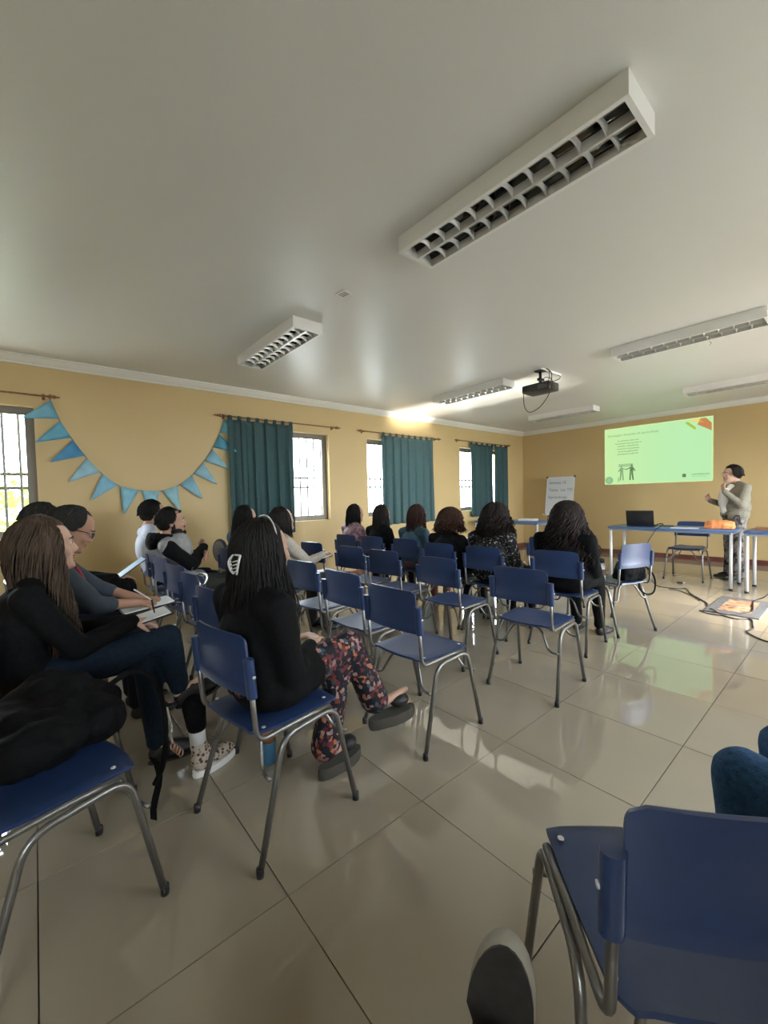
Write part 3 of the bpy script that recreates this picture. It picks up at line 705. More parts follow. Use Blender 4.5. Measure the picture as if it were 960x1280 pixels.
# cables
M_CABLE = mat('cable_black', (.015, .014, .013), .5)
def cable(pts, label, r_=.006, nm='cable'):
    o = MB().tube(spline(pts, 7), r_, 7).build(nm, M_CABLE, None, True); return tag(o, label, 'cable')
cable([(-1.92, 6.60, .762), (-1.82, 6.50, .80), (-1.78, 6.44, .78), (-1.86, 6.40, .70), (-1.94, 6.30, .45), (-1.88, 6.22, .15), (-1.76, 6.14, .012), (-1.55, 6.12, .007), (-1.46, 6.2, .007), (-1.36, 5.95, .007), (-1.24, 5.75, .007), (-1.12, 5.55, .007), (-1.09, 5.40, .007)], 'black cable dropping from the laptop to the floor and the mat')
cable([(-.62, 6.40, .60), (-.60, 6.2, .35), (-.68, 6.0, .10), (-.78, 5.95, .022), (-.76, 5.7, .022), (-.73, 5.4, .022), (-.82, 5.22, .022), (-.92, 5.13, .012), (-1.0, 5.22, .022), (-1.03, 5.25, .022)], 'black cable looping across the right part of the doormat')
cable([(-1.10, 5.16, .007), (-1.0, 5.08, .007), (-.90, 5.09, .007), (-.80, 5.05, .007), (-.70, 5.12, .007), (-.66, 4.93, .007), (-.64, 4.80, .007), (-.66, 4.66, .007), (-.60, 4.55, .007), (-.50, 4.46, .007), (-.3, 4.42, .007), (.1, 4.5, .007)], 'black cable winding over the tiles from the doormat to the right edge')
cable([(-1.60, 6.02, .006), (-1.52, 6.04, .006), (-1.44, 5.98, .006), (-1.3, 5.80, .006), (-1.2, 5.62, .006)], 'thin grey cable beside the mat cable', .004)
pg = empty('plug', (-1.60, 6.52, 0), .4, 'small black plug lying loose on the floor under the front table', 'plug')
MB().box(-.035, -.018, .001, .03, .018, .03, bev=.006).build('plug_body', M_DARK, pg, 'auto')
for s_ in (-1, 1): MB().tube([(.028, s_ * .008, .015), (.05, s_ * .008, .015)], .0025, 6).build('pin', M_LEG, pg)

# black bag, flask and magazine on the turned chair
bx = CH['bag'].location
bb = empty('shoulder_bag', (bx.x + .04, bx.y + .06, .455), radians(70), 'black shoulder bag stuffed under the backrest of the turned chair', 'bag')
bl = MB(); bl.ell((.0, -.08, .10), (.15, .085, .095)); bl.ell((.07, -.07, .07), (.09, .08, .07)); bl.ell((-.06, -.08, .08), (.09, .08, .08)); bl.box(-.13, -.14, .004, .14, -.01, .05)
blob(bl, 'bag_body', M_BLACK, bb, .009, .012, 12)
MB().tube(spline([(.13, -.12, .12), (.18, -.16, .05), (.19, -.18, -.03), (.14, -.2, -.11), (.06, -.19, -.12), (.02, -.16, -.07), (.04, -.14, -.03)], 6), .008, 6).build('strap', M_BLACK, bb, True)
fk = empty('flask', (bx.x - .055, bx.y - .155, .452), 0, 'steel flask with a dark lid standing on the turned chair', 'flask')
MB().lathe([(.034, 0), (.036, .01), (.036, .14), (.030, .155), (.028, .16)], (0, 0, 0), 20).build('flask_body', mat('flask_steel', (.62, .60, .55), .3, metal=.6), fk, True)
MB().lathe([(.030, .158), (.031, .19), (.020, .198)], (0, 0, 0), 16).build('lid', M_DARK, fk, True)
MB().lathe([(.0364, .045), (.0366, .046), (.0366, .10), (.0364, .101)], (0, 0, 0), 20).build('band', mat('flask_band', (.14, .08, .07), .5), fk, True)
sheet_thing('magazine', bx.x - .20, bx.y + .0, .456, 75, .26, .18, .008, ramp_mat('magazine_print', [(.35, (.10, .06, .07)), (.5, (.30, .22, .22)), (.62, (.06, .05, .06))], scale=14), 'dark printed magazine lying on the front of the turned chair', 'magazine')

# black puffy bag with straps on the lower left chair
nb = empty('puffy_bag', (-1.70, .02, .455), radians(17), 'black puffy quilted bag lying on the lower left chair, straps hanging down', 'bag')
bl = MB()
for c, rr in (((-.02, -.02, .085), (.20, .15, .085)), ((.10, -.06, .08), (.10, .13, .075)), ((-.12, .03, .11), (.12, .12, .10)), ((.05, .08, .075), (.12, .09, .07)), ((-.05, .12, .08), (.10, .08, .07)), ((-.02, -.10, .09), (.15, .08, .08))): bl.ell(c, rr)
blob(bl, 'bag_body', M_BLACK, nb, .011, .022, 9)
MB().tube(spline([(-.02, .16, .13), (.02, .24, .17), (.06, .30, .10), (.05, .33, -.08), (.04, .32, -.22), (.01, .30, -.30)], 6), [.010] * 31, 6).build('handle', M_BLACK, nb, True)
g = [[(.0 + .03 * t + dx, .30 + .02 * sin(5 * t) + dx * .3, -.20 - .22 * t) for dx in (-.014, .014)] for t in [k / 6 for k in range(7)]]
MB().sheet(g, .003).build('strap', M_BLACK, nb)
MB().tube(spline([(.055, .335, .0), (.065, .34, -.06), (.05, .345, -.10), (.06, .35, -.15)], 6), .005, 6).build('charm_chain', mat('chain_silver', (.6, .58, .55), .3, metal=1), nb, True)
for k in range(4): MB().tube([(.06 + .014 * cos(a), .35 + .004 * sin(a) + .01 * k, -.16 - .014 * k + .014 * sin(a)) for a in [2 * pi * q / 12 for q in range(12)]], .0025, 5, closed=True).build('charm_ring', mat('charm_copper', (.62, .36, .26), .35, metal=.8), nb, True)

# shoe, bottle under the woman's chair
sk = empty('patterned_sneaker', (-1.975, .565, 0), radians(20), 'leopard patterned high sneaker with a white sock and white sole by the chair leg', 'shoe')
MB().loft([[Vector((.045 * cos(a) * k, .04 + .12 * sin(a) * k, z)) for a in [2 * pi * q / 20 for q in range(20)]] for z, k in ((0, .96), (.012, 1), (.030, .98))]).build('sole', mat('sole_white', (.72, .71, .68), .6), sk, 'auto')
bl = MB(); bl.ell((0, -.03, .075), (.042, .05, .065)); bl.ell((0, .07, .045), (.04, .075, .03)); bl.cap((0, -.035, .09), (0, -.045, .15), .038, .036)
blob(bl, 'upper', ramp_mat('leopard', [(.0, (.03, .012, .01)), (.35, (.10, .04, .03)), (.55, (.42, .36, .30))], 'voronoi', 60, .7), sk, .006)
MB().cap((0, -.045, .15), (0, -.05, .215), .034, .036).build('sock', mat('sock_white', (.62, .62, .60), .8), sk, True)
MB().cap((0, -.05, .235), (.0, -.06, .33), .042, .05).build('cuff', M_BLACK, sk, True)
bo = empty('drink_bottle', (-1.83, .80, 0), 0, 'blue and amber bottle standing on the floor under the chair', 'bottle')
MB().lathe([(.030, 0), (.034, .006), (.034, .10), (.0335, .105)], (0, 0, 0), 20).build('bottle_sleeve', mat('bottle_blue', (.05, .17, .30), .35), bo, True)
MB().lathe([(.033, .105), (.033, .15), (.022, .175), (.013, .185), (.013, .20)], (0, 0, 0), 20).build('bottle_neck', mat('bottle_amber', (.28, .13, .05), .25), bo, True)
MB().lathe([(.015, .198), (.015, .215), (.012, .217)], (0, 0, 0), 14).build('cap', M_DARK, bo, True)

# ------------------------------------------------------------------ people
HEAD = [  # z, front y, back y, half width (metres, about the head centre, face towards +Y)
    (-.118, .060, .025, .012), (-.112, .078, .005, .028), (-.098, .090, -.012, .042), (-.080, .090, -.030, .052), (-.058, .088, -.050, .058),
    (-.035, .088, -.070, .063), (-.010, .084, -.086, .068), (.008, .082, -.093, .071), (.030, .090, -.099, .074), (.052, .088, -.101, .075),
    (.075, .076, -.094, .070), (.093, .056, -.076, .058), (.106, .030, -.052, .040), (.112, .0, -.022, .014)]
def head_rings(grow=0, n=24, z0=-9):
    rings = []
    for z, f, b, hw in HEAD:
        if z < z0: continue
        c = (f + b) / 2; hy = (f - b) / 2 + grow; hx = hw + grow
        rings.append([Vector((hx * (abs(cos(a)) ** .9) * (1 if cos(a) > 0 else -1), c + hy * (abs(sin(a)) ** .9) * (1 if sin(a) > 0 else -1), z + grow * (z > .07) * (z / .112))) for a in [2 * pi * k / n for k in range(n)]])
    return rings
def add_head(mb, M, man=False):
    k = 1.03 if man else 1.0
    tmp = MB(); tmp.loft(head_rings())
    tmp.cap((0, .083, .018), (0, .104, -.024), .008, .012); tmp.ell((0, .096, -.030), (.017, .014, .009)); tmp.ell((0, .086, -.052), (.022, .013, .006)); tmp.ell((0, .084, -.064), (.019, .012, .006))
    tmp.ell((0, .083, -.094), (.024, .016, .016)); tmp.ell((0, .083, .030), (.05, .012, .009))
    for s_ in (-1, 1):
        tmp.ell((s_ * .034, .068, -.028), (.024, .022, .024)); tmp.ell((s_ * .075, -.008, -.012), (.009, .019, .031), R(s_ * 14, 'Z').to_3x3()); tmp.ell((s_ * .031, .078, .006), (.014, .011, .011))
    for v in tmp.v: pass
    mb.add([M @ (Vector(v) * k) for v in tmp.v], tmp.f)
def hand(mb, wrist, d, pn, curl=.4, spread=.1, s_=1.0, thumb=1, glove=0):
    """palm, four separate fingers and a thumb from the wrist along d, palm facing pn"""
    d = Vector(d).normalized(); pn = Vector(pn); pn = (pn - d * pn.dot(d)).normalized(); sd = d.cross(pn) * thumb; w = Vector(wrist)
    L = .175 * s_
    for k, o in enumerate((-.027, -.009, .009, .027)):
        mb.cap(w + sd * o * .55 * s_, w + d * L * .45 + sd * o * s_, .013 * s_, .0105 * s_, 8)
    lens = (.80, .95, 1.0, .88)
    for k, o in enumerate((-.031, -.0105, .0105, .031)):
        p = w + d * L * .46 + sd * o * s_; dd = (d + sd * (o * spread * 30)).normalized(); ang = 0; fl = .077 * s_ * lens[3 - k if False else k]
        rr = (.0088, .0082, .0074, .0062)
        for q, fr_ in enumerate((.45, .32, .23)):
            ang += curl * (.8 + .25 * q + .12 * k); e = p + (dd * cos(ang) + pn * sin(ang)) * fl * fr_; mb.cap(p, e, rr[q] * s_, rr[q + 1] * s_, 8); p = e
    p = w + d * L * .12 + sd * .026 * s_; e = p + (d * .62 + sd * .62 + pn * .35).normalized() * .042 * s_; mb.cap(p, e, .0125 * s_, .0098 * s_, 8)
    f = e + (d * .85 + sd * .12 + pn * (.3 + curl * .6)).normalized() * .033 * s_; mb.cap(e, f, .0095 * s_, .0078 * s_, 8); g = f + (d * .8 - sd * .15 + pn * .5).normalized() * .022 * s_; mb.cap(f, g, .0078 * s_, .0065 * s_, 8)

def hair_locks(name, m, parent, M, style, seed=1):
    """cap and strands; every coordinate is about the head centre, face towards +Y"""
    rnd = random.Random(seed); mb = MB()
    hairline = style.get('line', .045); rx, ryf, ryb, rz = .081, .090, .108, .122; vol = style.get('vol', 1.0); cen = Vector((0, -.004, .008))
    nu, nv = 36, 20; idx = {}; vs = []; fs = []
    def surf(ph, th, gr=0):      # ph azimuth from the back, th from the crown
        st = sin(th); y = -cos(ph) * st
        return cen + Vector(((rx + gr) * vol * sin(ph) * st, ((ryb if y < 0 else ryf) + gr) * vol * y, (rz * (.97 if vol > 1.05 else .93) + gr) * cos(th) * (1 if cos(th) > 0 else 1.0)))
    def limit(ph):               # how far down from the crown the hair cap reaches, by azimuth
        a = abs(ph)
        back = style.get('nape', 2.05); side = style.get('side', 1.75); front = style.get('front', .98)
        if a < 1.2: return back
        if a < 1.75: return back + (side - back) * (a - 1.2) / .55
        if a < 2.2: return side + (front - side) * (a - 1.75) / .45
        return front
    for i in range(nv + 1):
        for j in range(nu):
            ph = -pi + 2 * pi * j / nu; th = limit(ph) * i / nv
            p = surf(ph, th, .002); n_ = noise.noise(p * 28 + Vector((seed, 0, 0))); q_ = max(0, (i / nv - .7) / .3); p = cen + (p - cen) * (1 + style.get('rough', .02) * n_ - .055 * q_ * q_); vs.append(M @ p)
    for i in range(nv):
        for j in range(nu):
            a = i * nu + j; b = i * nu + (j + 1) % nu; fs.append((a, a + nu, b + nu, b))
    # inner wall so that the cap has thickness
    o = len(vs); cw = M @ cen
    vs2 = [cw + (Vector(v) - cw) * .90 for v in vs]; fs2 = [tuple(o + k for k in f[::-1]) for f in fs]
    rim = [(nv * nu + j, nv * nu + (j + 1) % nu, o + nv * nu + (j + 1) % nu, o + nv * nu + j) for j in range(nu)]
    mb.add(vs + vs2, fs + fs2 + rim)
    L = style.get('len', 0); N = style.get('n', 150); curl = style.get('curl', 0); cr = style.get('curl_r', .012); W = style.get('width', .12); D = style.get('depth', .10); thick = style.get('thick', .0045)
    amax = style.get('amax', 2.0); out = style.get('out', 0)
    for k in range(N):
        a_ = rnd.uniform(-1, 1); ph = a_ * amax; th0 = rnd.uniform(.1, 1.0) * 1.0
        lim = limit(ph); te = min(lim, 1.62); pts_ = []
        for q in range(6): pts_.append(surf(ph, th0 * .6 + (te - th0 * .6) * q / 5, rnd.uniform(.001, .007) + .003))
        ln = L * rnd.uniform(.78, 1.05); e = pts_[-1]
        if L:
            tgt = Vector((sin(ph) * W * rnd.uniform(.75, 1.1) + style.get('sx', 0), -cos(ph) * D * rnd.uniform(.7, 1.1) + style.get('sy', -.0) if abs(ph) < 1.9 else e.y * .6 + style.get('sy', 0), e.z - ln))
            wob = rnd.uniform(0, 6)
            for q in range(1, 10):
                t = q / 9; s1 = t * t * (3 - 2 * t); p = Vector((e.x + (tgt.x - e.x) * s1, e.y + (tgt.y - e.y) * s1, e.z + (tgt.z - e.z) * t))
                p += Vector((.006 * sin(5 * t + wob), .005 * cos(4 * t + wob), 0)); pts_.append(p)
        else:
            dirn = (e - cen).normalized()
            for q in range(1, 3): pts_.append(e + Vector((dirn.x * .004 * q, dirn.y * .004 * q, -.012 * q)) * style.get('tuft', 1))
        if curl:
            P = spline(pts_, 2); ph0 = rnd.uniform(0, 6); fr_ = curl * rnd.uniform(.8, 1.2); q_ = []
            for i, p in enumerate(P):
                t = i / (len(P) - 1); A = cr * min(1, t * 2.2) * rnd.uniform(.9, 1.1); q_.append(p + Vector((A * sin(fr_ * t * 6.28 + ph0), A * cos(fr_ * t * 6.28 + ph0), 0)) + Vector((p.x, p.y, 0)) * (out * t))
            pts_ = q_
        n_ = len(pts_); rs = [thick * (.7 + .5 * sin(pi * min(1, i / n_ * 1.3))) * (1 - .75 * (i / (n_ - 1)) ** 4) * (1 if True else 1) for i in range(n_)]
        mb.tube([M @ p for p in pts_], rs, 4, caps=True)
    for f in style.get('fringe', []):
        mb.tube([M @ Vector(p) for p in spline(f[0], 5)], f[1], 5)
    return mb.build(name, m, parent, True)

def person(x, y, deg, label, J, skin, top, trousers, hairm, style, man=False, look=(0, 0), group=None, vox=.010, bulk=1.0, wide=1.0, top_long=0, shoes=None, sleeves=True, face=False, hands=None, name='person', hem=None, shoe_dirs=None, seed=1, trunk_only=False, bare=False, roll=0, vneck=False, topvox=None, fold=.006):
    """J: joints in the person's own frame (facing +Y, origin on the floor): head, neck, sh, wr..., any missing side is mirrored"""
    r = empty(name, (x, y, 0), radians(deg), label, 'person', group)
    g = lambda k: [Vector(J[k + '_l']), Vector(J[k + '_r'])]
    head = Vector(J['head']); Mh = Matrix.Translation(head) @ R(look[0], 'Z') @ R(look[1], 'X') @ R(roll, 'Y')
    neck = Vector(J['neck']); pel = Vector(J['pel']); chest = Vector(J['chest']); waist = (pel * .45 + chest * .55) + Vector((0, J.get('slouch', -.01), 0))
    sh, el, wr = g('sh'), g('el'), g('wr'); hp, kn, an, toe = g('hip'), g('knee'), g('ank'), g('toe')
    b = bulk
    def torso(mb, c=0):
        mb.ell(pel, ((.165 + c) * b * wide, (.125 + c) * b, .115 + c)); mb.ell(waist, ((.138 + c) * b * wide, (.108 + c) * b, .15)); mb.ell(chest, ((.155 + c) * wide * b ** .5, (.112 + c) * b ** .5, .165 + c))
        top_ = (sh[0] + sh[1]) / 2; mb.cap(sh[0].lerp(top_, .08), sh[1].lerp(top_, .08), .052 + c * .8, .052 + c * .8); mb.cap(chest + Vector((0, 0, .05)), top_ + Vector((0, .0, .01)), .10 + c, .062 + c)
        mb.cap(sh[0].lerp(neck, .25), neck, .045 + c, .05 + c * .6); mb.cap(sh[1].lerp(neck, .25), neck, .045 + c, .05 + c * .6)
        if not man:
            f = (sh[1] - sh[0]).normalized(); fw = Vector((-f.y, f.x, 0)).normalized()
            for s_ in (-1, 1): mb.ell(chest + f * s_ * .07 + fw * (.085 + c * .5) + Vector((0, 0, .0)), (.062 + c * .4, .05 + c * .4, .062))
    def arms(mb, c=0, cut=1.0):
        for s_ in (0, 1):
            w_ = el[s_].lerp(wr[s_], cut); mb.cap(sh[s_], el[s_], (.047 + c) * b ** .5, (.037 + c)); mb.cap(el[s_], w_, .037 + c, (.026 + c) if cut > .9 else .033 + c)
    def legs(mb, c=0, cut=1.0):
        for s_ in (0, 1):
            a_ = kn[s_].lerp(an[s_], cut); mb.cap(hp[s_], kn[s_], (.078 + c) * b ** .5, (.052 + c)); mid = kn[s_].lerp(an[s_], .3); mb.cap(kn[s_], mid, .052 + c, .050 + c)
            mb.cap(mid, a_, .050 + c, (.036 + c) if hem is None else hem + c)
    body = MB(); torso(body, -.024); arms(body, -.003); legs(body, -.006)
    up = (head - neck).normalized(); body.cap(neck - up * .03, head + Mh.to_3x3() @ Vector((0, -.022, -.05)), .054 if man else .047, .052 if man else .045)
    add_head(body, Mh, man)
    for s_ in (0, 1):
        body.cap(an[s_], an[s_].lerp(toe[s_], .2) - Vector((0, 0, .02)), .034, .032); body.cap(an[s_] - Vector((0, 0, .040)), toe[s_] - Vector((0, 0, .004)), .026, .014)
    hands = hands or {}
    for s_, nm in ((0, 'l'), (1, 'r')):
        hd = hands.get(nm, {}); d = Vector(hd.get('d', (wr[s_] - el[s_]))).normalized(); hand(body, wr[s_], d, hd.get('pn', (0, 0, -1)), hd.get('curl', .35), hd.get('spread', .1), hd.get('s', .98 if man else .9), (1 if s_ == 0 else -1) * hd.get('flip', 1))
    blob(body, 'body', skin, r, vox, 0, smooth=1)
    # clothing
    t = MB(); torso(t, .006); cutoff = sleeves if isinstance(sleeves, float) else .97
    arms(t, .009, cutoff)
    if top_long: t.ell(pel + Vector((0, .0, -.01)), (.190 * b * wide, .130 * b, .10)); t.cap(pel + Vector((-.08, .0, -.0)), pel + Vector((-.08, .12 * top_long, 0)), .10, .09); t.cap(pel + Vector((.08, .0, -.0)), pel + Vector((.08, .12 * top_long, 0)), .10, .09)
    blob(t, 'top', top, r, topvox or max(vox, .010), fold, 9, 2, seed)
    l = MB(); l.ell(pel + Vector((0, 0, -.01)), ((.168) * b * wide, .13 * b, .10)); legs(l, .008, .985 if not bare else .72)
    blob(l, 'trousers', trousers, r, topvox or max(vox, .011), fold * .8, 10, 2, seed + 3)
    if shoes:
        for s_ in (0, 1):
            a = an[s_]; e = toe[s_]; d = (e - a); d.z = d.z if a.z > .2 else 0; dn = d.normalized(); upv = Vector((0, 0, 1)); sd = dn.cross(upv).normalized(); upn = sd.cross(dn)
            base = a - upn * .055; Mx = Matrix((sd, dn, upn)).transposed()
            s2 = MB(); s2.ell(base + dn * .01, (.036, .05, .045), Mx); s2.ell(base + dn * .10 - upn * .012, (.042, .085, .030), Mx); s2.ell(base + dn * .15 - upn * .016, (.038, .06, .024), Mx); s2.cap(base + upn * .02 + dn * .02, base + dn * .13 - upn * .002, .038, .026)
            if shoes[0] == 'wedge':
                s2 = MB(); s2.ell(base + dn * .13 + upn * .01, (.043, .05, .034), Mx)
            so = blob(s2, 'shoe', shoes[1], r, .008, 0, smooth=1)
            sl2 = MB(); hgt = .05 if shoes[0] == 'wedge' else .012
            sl2.loft([[base + dn * (.085 + .125 * sin(a_) * k) + sd * (.043 - .006 * (sin(a_) < 0)) * cos(a_) * k - upn * (.036 + z) for a_ in [2 * pi * q / 22 for q in range(22)]] for z, k in ((0, 1), (hgt * .6, 1.02), (hgt, .97))])
            sl2.build('sole', shoes[2], so, 'auto')
    hair_locks('hair', hairm, r, Mh, style, seed)
    if face:
        em_ = mat('eye_white', (.62, .60, .57), .3); im = mat('iris_dark', (.02, .012, .01), .2); lm = mat('lips', (.42, .15, .13), .5); bm_ = mat('brow_dark', (.03, .018, .012), .8)
        k = 1.03 if man else 1
        for s_ in (-1, 1):
            e = MB(); e.ell(Vector((s_ * .031, .0835, .006)) * k, (.0125, .0075, .0062)); E_ = e.build('eye', em_, r, True, Mh)
            MB().ell(Vector((s_ * .031, .0895, .006)) * k, (.0052, .003, .0052)).build('iris', im, E_, True)
            MB().tube([Vector((s_ * .014, .0965, .024)) * k, Vector((s_ * .032, .0955, .030)) * k, Vector((s_ * .050, .082, .024)) * k], [.0025, .0034, .0018], 6).build('eyebrow', bm_, r, True, Mh)
        MB().ell(Vector((0, .0945, -.0525)) * k, (.021, .0065, .0042)).ell(Vector((0, .093, -.0615)) * k, (.018, .0065, .0050)).build('lips', lm, r, True, Mh)
    return r, Mh

def seated(hz=1.08, hx=0, hy=-.06, sw=.165, lean=0, knz=.50, kx=.10, knf=.36, feet=.36, wr=((-.10, .22, .60), (.10, .22, .60)), el=None, slouch=-.02, dx=0):
    nz = hz - .135; nb = Vector((hx * .7, hy - .045 - lean * .02, nz)); 
    J = dict(head=(hx, hy, hz), neck=nb, pel=(dx, -.055, .545), chest=(hx * .45, (hy - .055) * .75 - .035, nz - .19), slouch=slouch)
    J['sh_l'] = (hx * .65 - sw, nb.y - .015, nz - .055); J['sh_r'] = (hx * .65 + sw, nb.y - .015, nz - .055)
    J['wr_l'], J['wr_r'] = wr
    for s_, k in ((-1, 'l'), (1, 'r')):
        if el and el.get(k): J['el_' + k] = el[k]
        else:
            a = Vector(J['sh_' + k]); b_ = Vector(J['wr_' + k]); d = b_ - a; L = d.length; U, F = .27, .24; L = min(L, (U + F) * .985)
            c = (U * U - F * F + L * L) / (2 * L); h_ = sqrt(max(1e-6, U * U - c * c)); n_ = Vector((s_ * .45, -.5, -.9)); n_ = (n_ - d.normalized() * n_.dot(d.normalized())).normalized()
            J['el_' + k] = a + d.normalized() * c + n_ * h_
        J['hip_' + k] = (dx + s_ * .085, -.05, .535); J['knee_' + k] = (dx + s_ * kx, knf, knz); J['ank_' + k] = (dx + s_ * kx, feet, .085); J['toe_' + k] = (dx + s_ * (kx + .02), feet + .17, .03)
    return J

SK1 = mat('skin_light', (.55, .34, .25), .5, nscale=18, namt=.06, spec=.4); SK2 = mat('skin_tan', (.40, .22, .145), .5, nscale=18, namt=.06, spec=.4); SK3 = mat('skin_medium', (.47, .28, .20), .5, nscale=18, namt=.06, spec=.4)
def hairmat(n, a, b): return ramp_mat(n, [(.3, a), (.7, b)], scale=40, rough=.68, stretch=(1, 1, .12), spec=.3)
H_BLK = hairmat('hair_black', (.002, .0016, .0015), (.007, .005, .004)); H_BRN = hairmat('hair_brown', (.022, .013, .008), (.10, .064, .040)); H_DRK = hairmat('hair_dark_brown', (.004, .0025, .002), (.018, .011, .008))
H_AUB = hairmat('hair_auburn', (.014, .005, .003), (.060, .021, .011)); H_GRY = hairmat('hair_greying', (.008, .0075, .007), (.030, .028, .026)); H_CUR = hairmat('hair_curly_brown', (.004, .0025, .002), (.020, .009, .007))
C_JEAN = mat('denim_dark', (.008, .017, .032), .8, nscale=60, namt=.25, bump=.2, bscale=300, spec=.2); C_BLK = mat('black_knit', (.0055, .0055, .006), .9, nscale=60, namt=.3, bump=.2, bscale=160, spec=.15)
C_NAVY = mat('navy_trousers', (.008, .011, .022), .85, spec=.2); C_FLOR = ramp_mat('floral_print', [(.0, (.008, .008, .014)), (.36, (.14, .035, .025)), (.41, (.30, .19, .17)), (.455, (.010, .010, .018)), (.52, (.035, .07, .085)), (.565, (.22, .13, .14)), (.60, (.012, .010, .016)), (.68, (.10, .018, .025)), (.74, (.34, .12, .05)), (.79, (.01, .01, .014))], 'cell', 62, .75, constant=True)
C_GREY = mat('grey_knit', (.26, .26, .26), .9, nscale=40, namt=.15); C_CREAM = mat('cream_jacket', (.40, .36, .30), .85, nscale=30, namt=.12); C_DENIM = mat('denim_blue', (.035, .085, .12), .85, nscale=30, namt=.25)
C_PINK = ramp_mat('pink_floral', [(.35, (.14, .05, .07)), (.5, (.42, .30, .33)), (.62, (.20, .07, .09))], scale=28, rough=.8, detail=4, distort=.8); C_WHITE = mat('white_shirt', (.55, .60, .74), .7, nscale=10, namt=.05)
C_TWEED = ramp_mat('tweed', [(.3, (.17, .15, .11)), (.5, (.30, .28, .22)), (.7, (.22, .20, .15))], scale=90, rough=.9, detail=3); C_SPECK = ramp_mat('speckled_black', [(.0, (.006, .006, .007)), (.60, (.006, .006, .007)), (.66, (.42, .40, .38)), (.8, (.1, .1, .1))], scale=55, rough=.6, detail=2)
C_SLATE = mat('slate_shirt', (.040, .055, .075), .8, nscale=20, namt=.15); C_DGREY = mat('dark_grey_cloth', (.035, .04, .036), .85); C_CAMO = ramp_mat('patterned_trousers', [(.42, (.03, .028, .025)), (.5, (.18, .16, .15)), (.6, (.30, .27, .25))], scale=14, rough=.8, distort=1)
S_BLK = ('shoe', mat('shoe_black', (.008, .008, .008), .5), mat('sole_black', (.012, .011, .01), .7)); S_WEDGE = ('wedge', mat('sandal_black', (.01, .01, .01), .6), mat('wedge_sole', (.05, .045, .035), .8))
LONG = dict(len=.34, n=230, width=.13, depth=.125, amax=2.0, thick=.0042)

# 1 woman with long brown hair, lower left, writing in profile
J = seated(hz=1.075, hx=-.03, hy=.005, sw=.16, wr=((-.12, .30, .67), (.03, .30, .70)), dx=0)
J.update(hip_r=(.08, -.05, .54), knee_r=(.05, .44, .60), ank_r=(.015, .49, .33), toe_r=(.0, .63, .36), hip_l=(-.09, -.05, .53), knee_l=(-.04, .36, .50), ank_l=(.02, .38, .10), toe_l=(.03, .55, .035))
person(-2.22, .02, 0, 'woman with long light brown hair in a black sweater writing in a notebook, lower left', J, SK1, C_BLK, C_JEAN, H_BRN,
       dict(len=.54, n=640, width=.135, depth=.11, amax=2.1, thick=.0032, sy=.05, curl=2.6, curl_r=.012, front=.95, side=2.0, vol=1.06), look=(2, 2), vox=.0065, shoes=S_BLK, face=True, hands={'r': dict(d=(-.05, .9, -.15), pn=(-.25, 0, -1), curl=.45), 'l': dict(d=(.5, .8, -.1), curl=.3)}, seed=2, bulk=1.02)
# 2 man with glasses
J = seated(hz=1.115, hx=.0, hy=.10, sw=.19, wr=((-.02, .42, .665), (.10, .40, .665)), lean=1, knz=.53)
P2, M2 = person(-2.84, .05, 0, 'grey haired man with glasses bent over a notebook, slate shirt', J, SK2, C_SLATE, C_NAVY, H_GRY,
       dict(n=300, front=.86, side=1.55, nape=2.2, thick=.003, tuft=.6, vol=1.05, rough=.03), man=True, look=(0, -28), vox=.0065, shoes=S_BLK, face=True, sleeves=.30, hands={'r': dict(d=(-.2, .9, -.25), pn=(-.3, 0, -1), curl=.5), 'l': dict(d=(.4, .9, -.1), curl=.35)}, seed=4, bulk=1.08)
gl = MB(); mg = mat('glasses_black', (.01, .01, .01), .3)
for s_ in (-1, 1):
    gl.tube([(s_ * .034 + .024 * cos(a), .103, .004 + .017 * sin(a)) for a in [2 * pi * k / 16 for k in range(16)]], .0022, 5, closed=True); gl.tube([(s_ * .058, .102, .008), (s_ * .076, .06, .008), (s_ * .079, -.01, -.002)], .002, 5)
gl.tube([(-.010, .103, .008), (0, .106, .010), (.010, .103, .008)], .002, 5); gl.build('glasses', mg, P2, True, M2)
rl = MB().tube(spline([(-.03, .08, .95), (.02, .13, .86), (.05, .16, .74), (.06, .18, .66)], 5), .010, 6).build('lanyard', mat('lanyard_red', (.30, .03, .04), .7), P2, True)
# 3 person beyond him
J = seated(hz=1.135, hx=-.02, hy=-.045, sw=.185, wr=((-.06, .30, .72), (.09, .32, .74)), knz=.55)
J.update(knee_r=(.10, .40, .60), ank_r=(-.14, .44, .54), toe_r=(-.24, .56, .53))
person(-3.42, .08, 0, 'short haired person beyond the man with glasses, holding a booklet, legs crossed', J, SK2, C_BLK, C_NAVY, H_GRY,
       dict(n=200, front=.95, side=1.6, nape=2.2, thick=.0035, tuft=.7, vol=1.06), man=True, look=(0, -18), vox=.010, shoes=S_BLK, seed=6)
# 4 man in white shirt
J = seated(hz=1.15, hy=-.13, sw=.175, wr=((-.06, .12, .62), (.06, .12, .62)))
person(-4.36, .98, 0, 'black haired man in a pale shirt next to the wall behind the bearded man', J, SK2, C_WHITE, C_NAVY, H_BLK, dict(n=200, front=1.0, side=1.7, nape=2.3, thick=.004, tuft=.9, vol=1.1, rough=.03), man=True, vox=.010, shoes=S_BLK, seed=7, sleeves=.4)
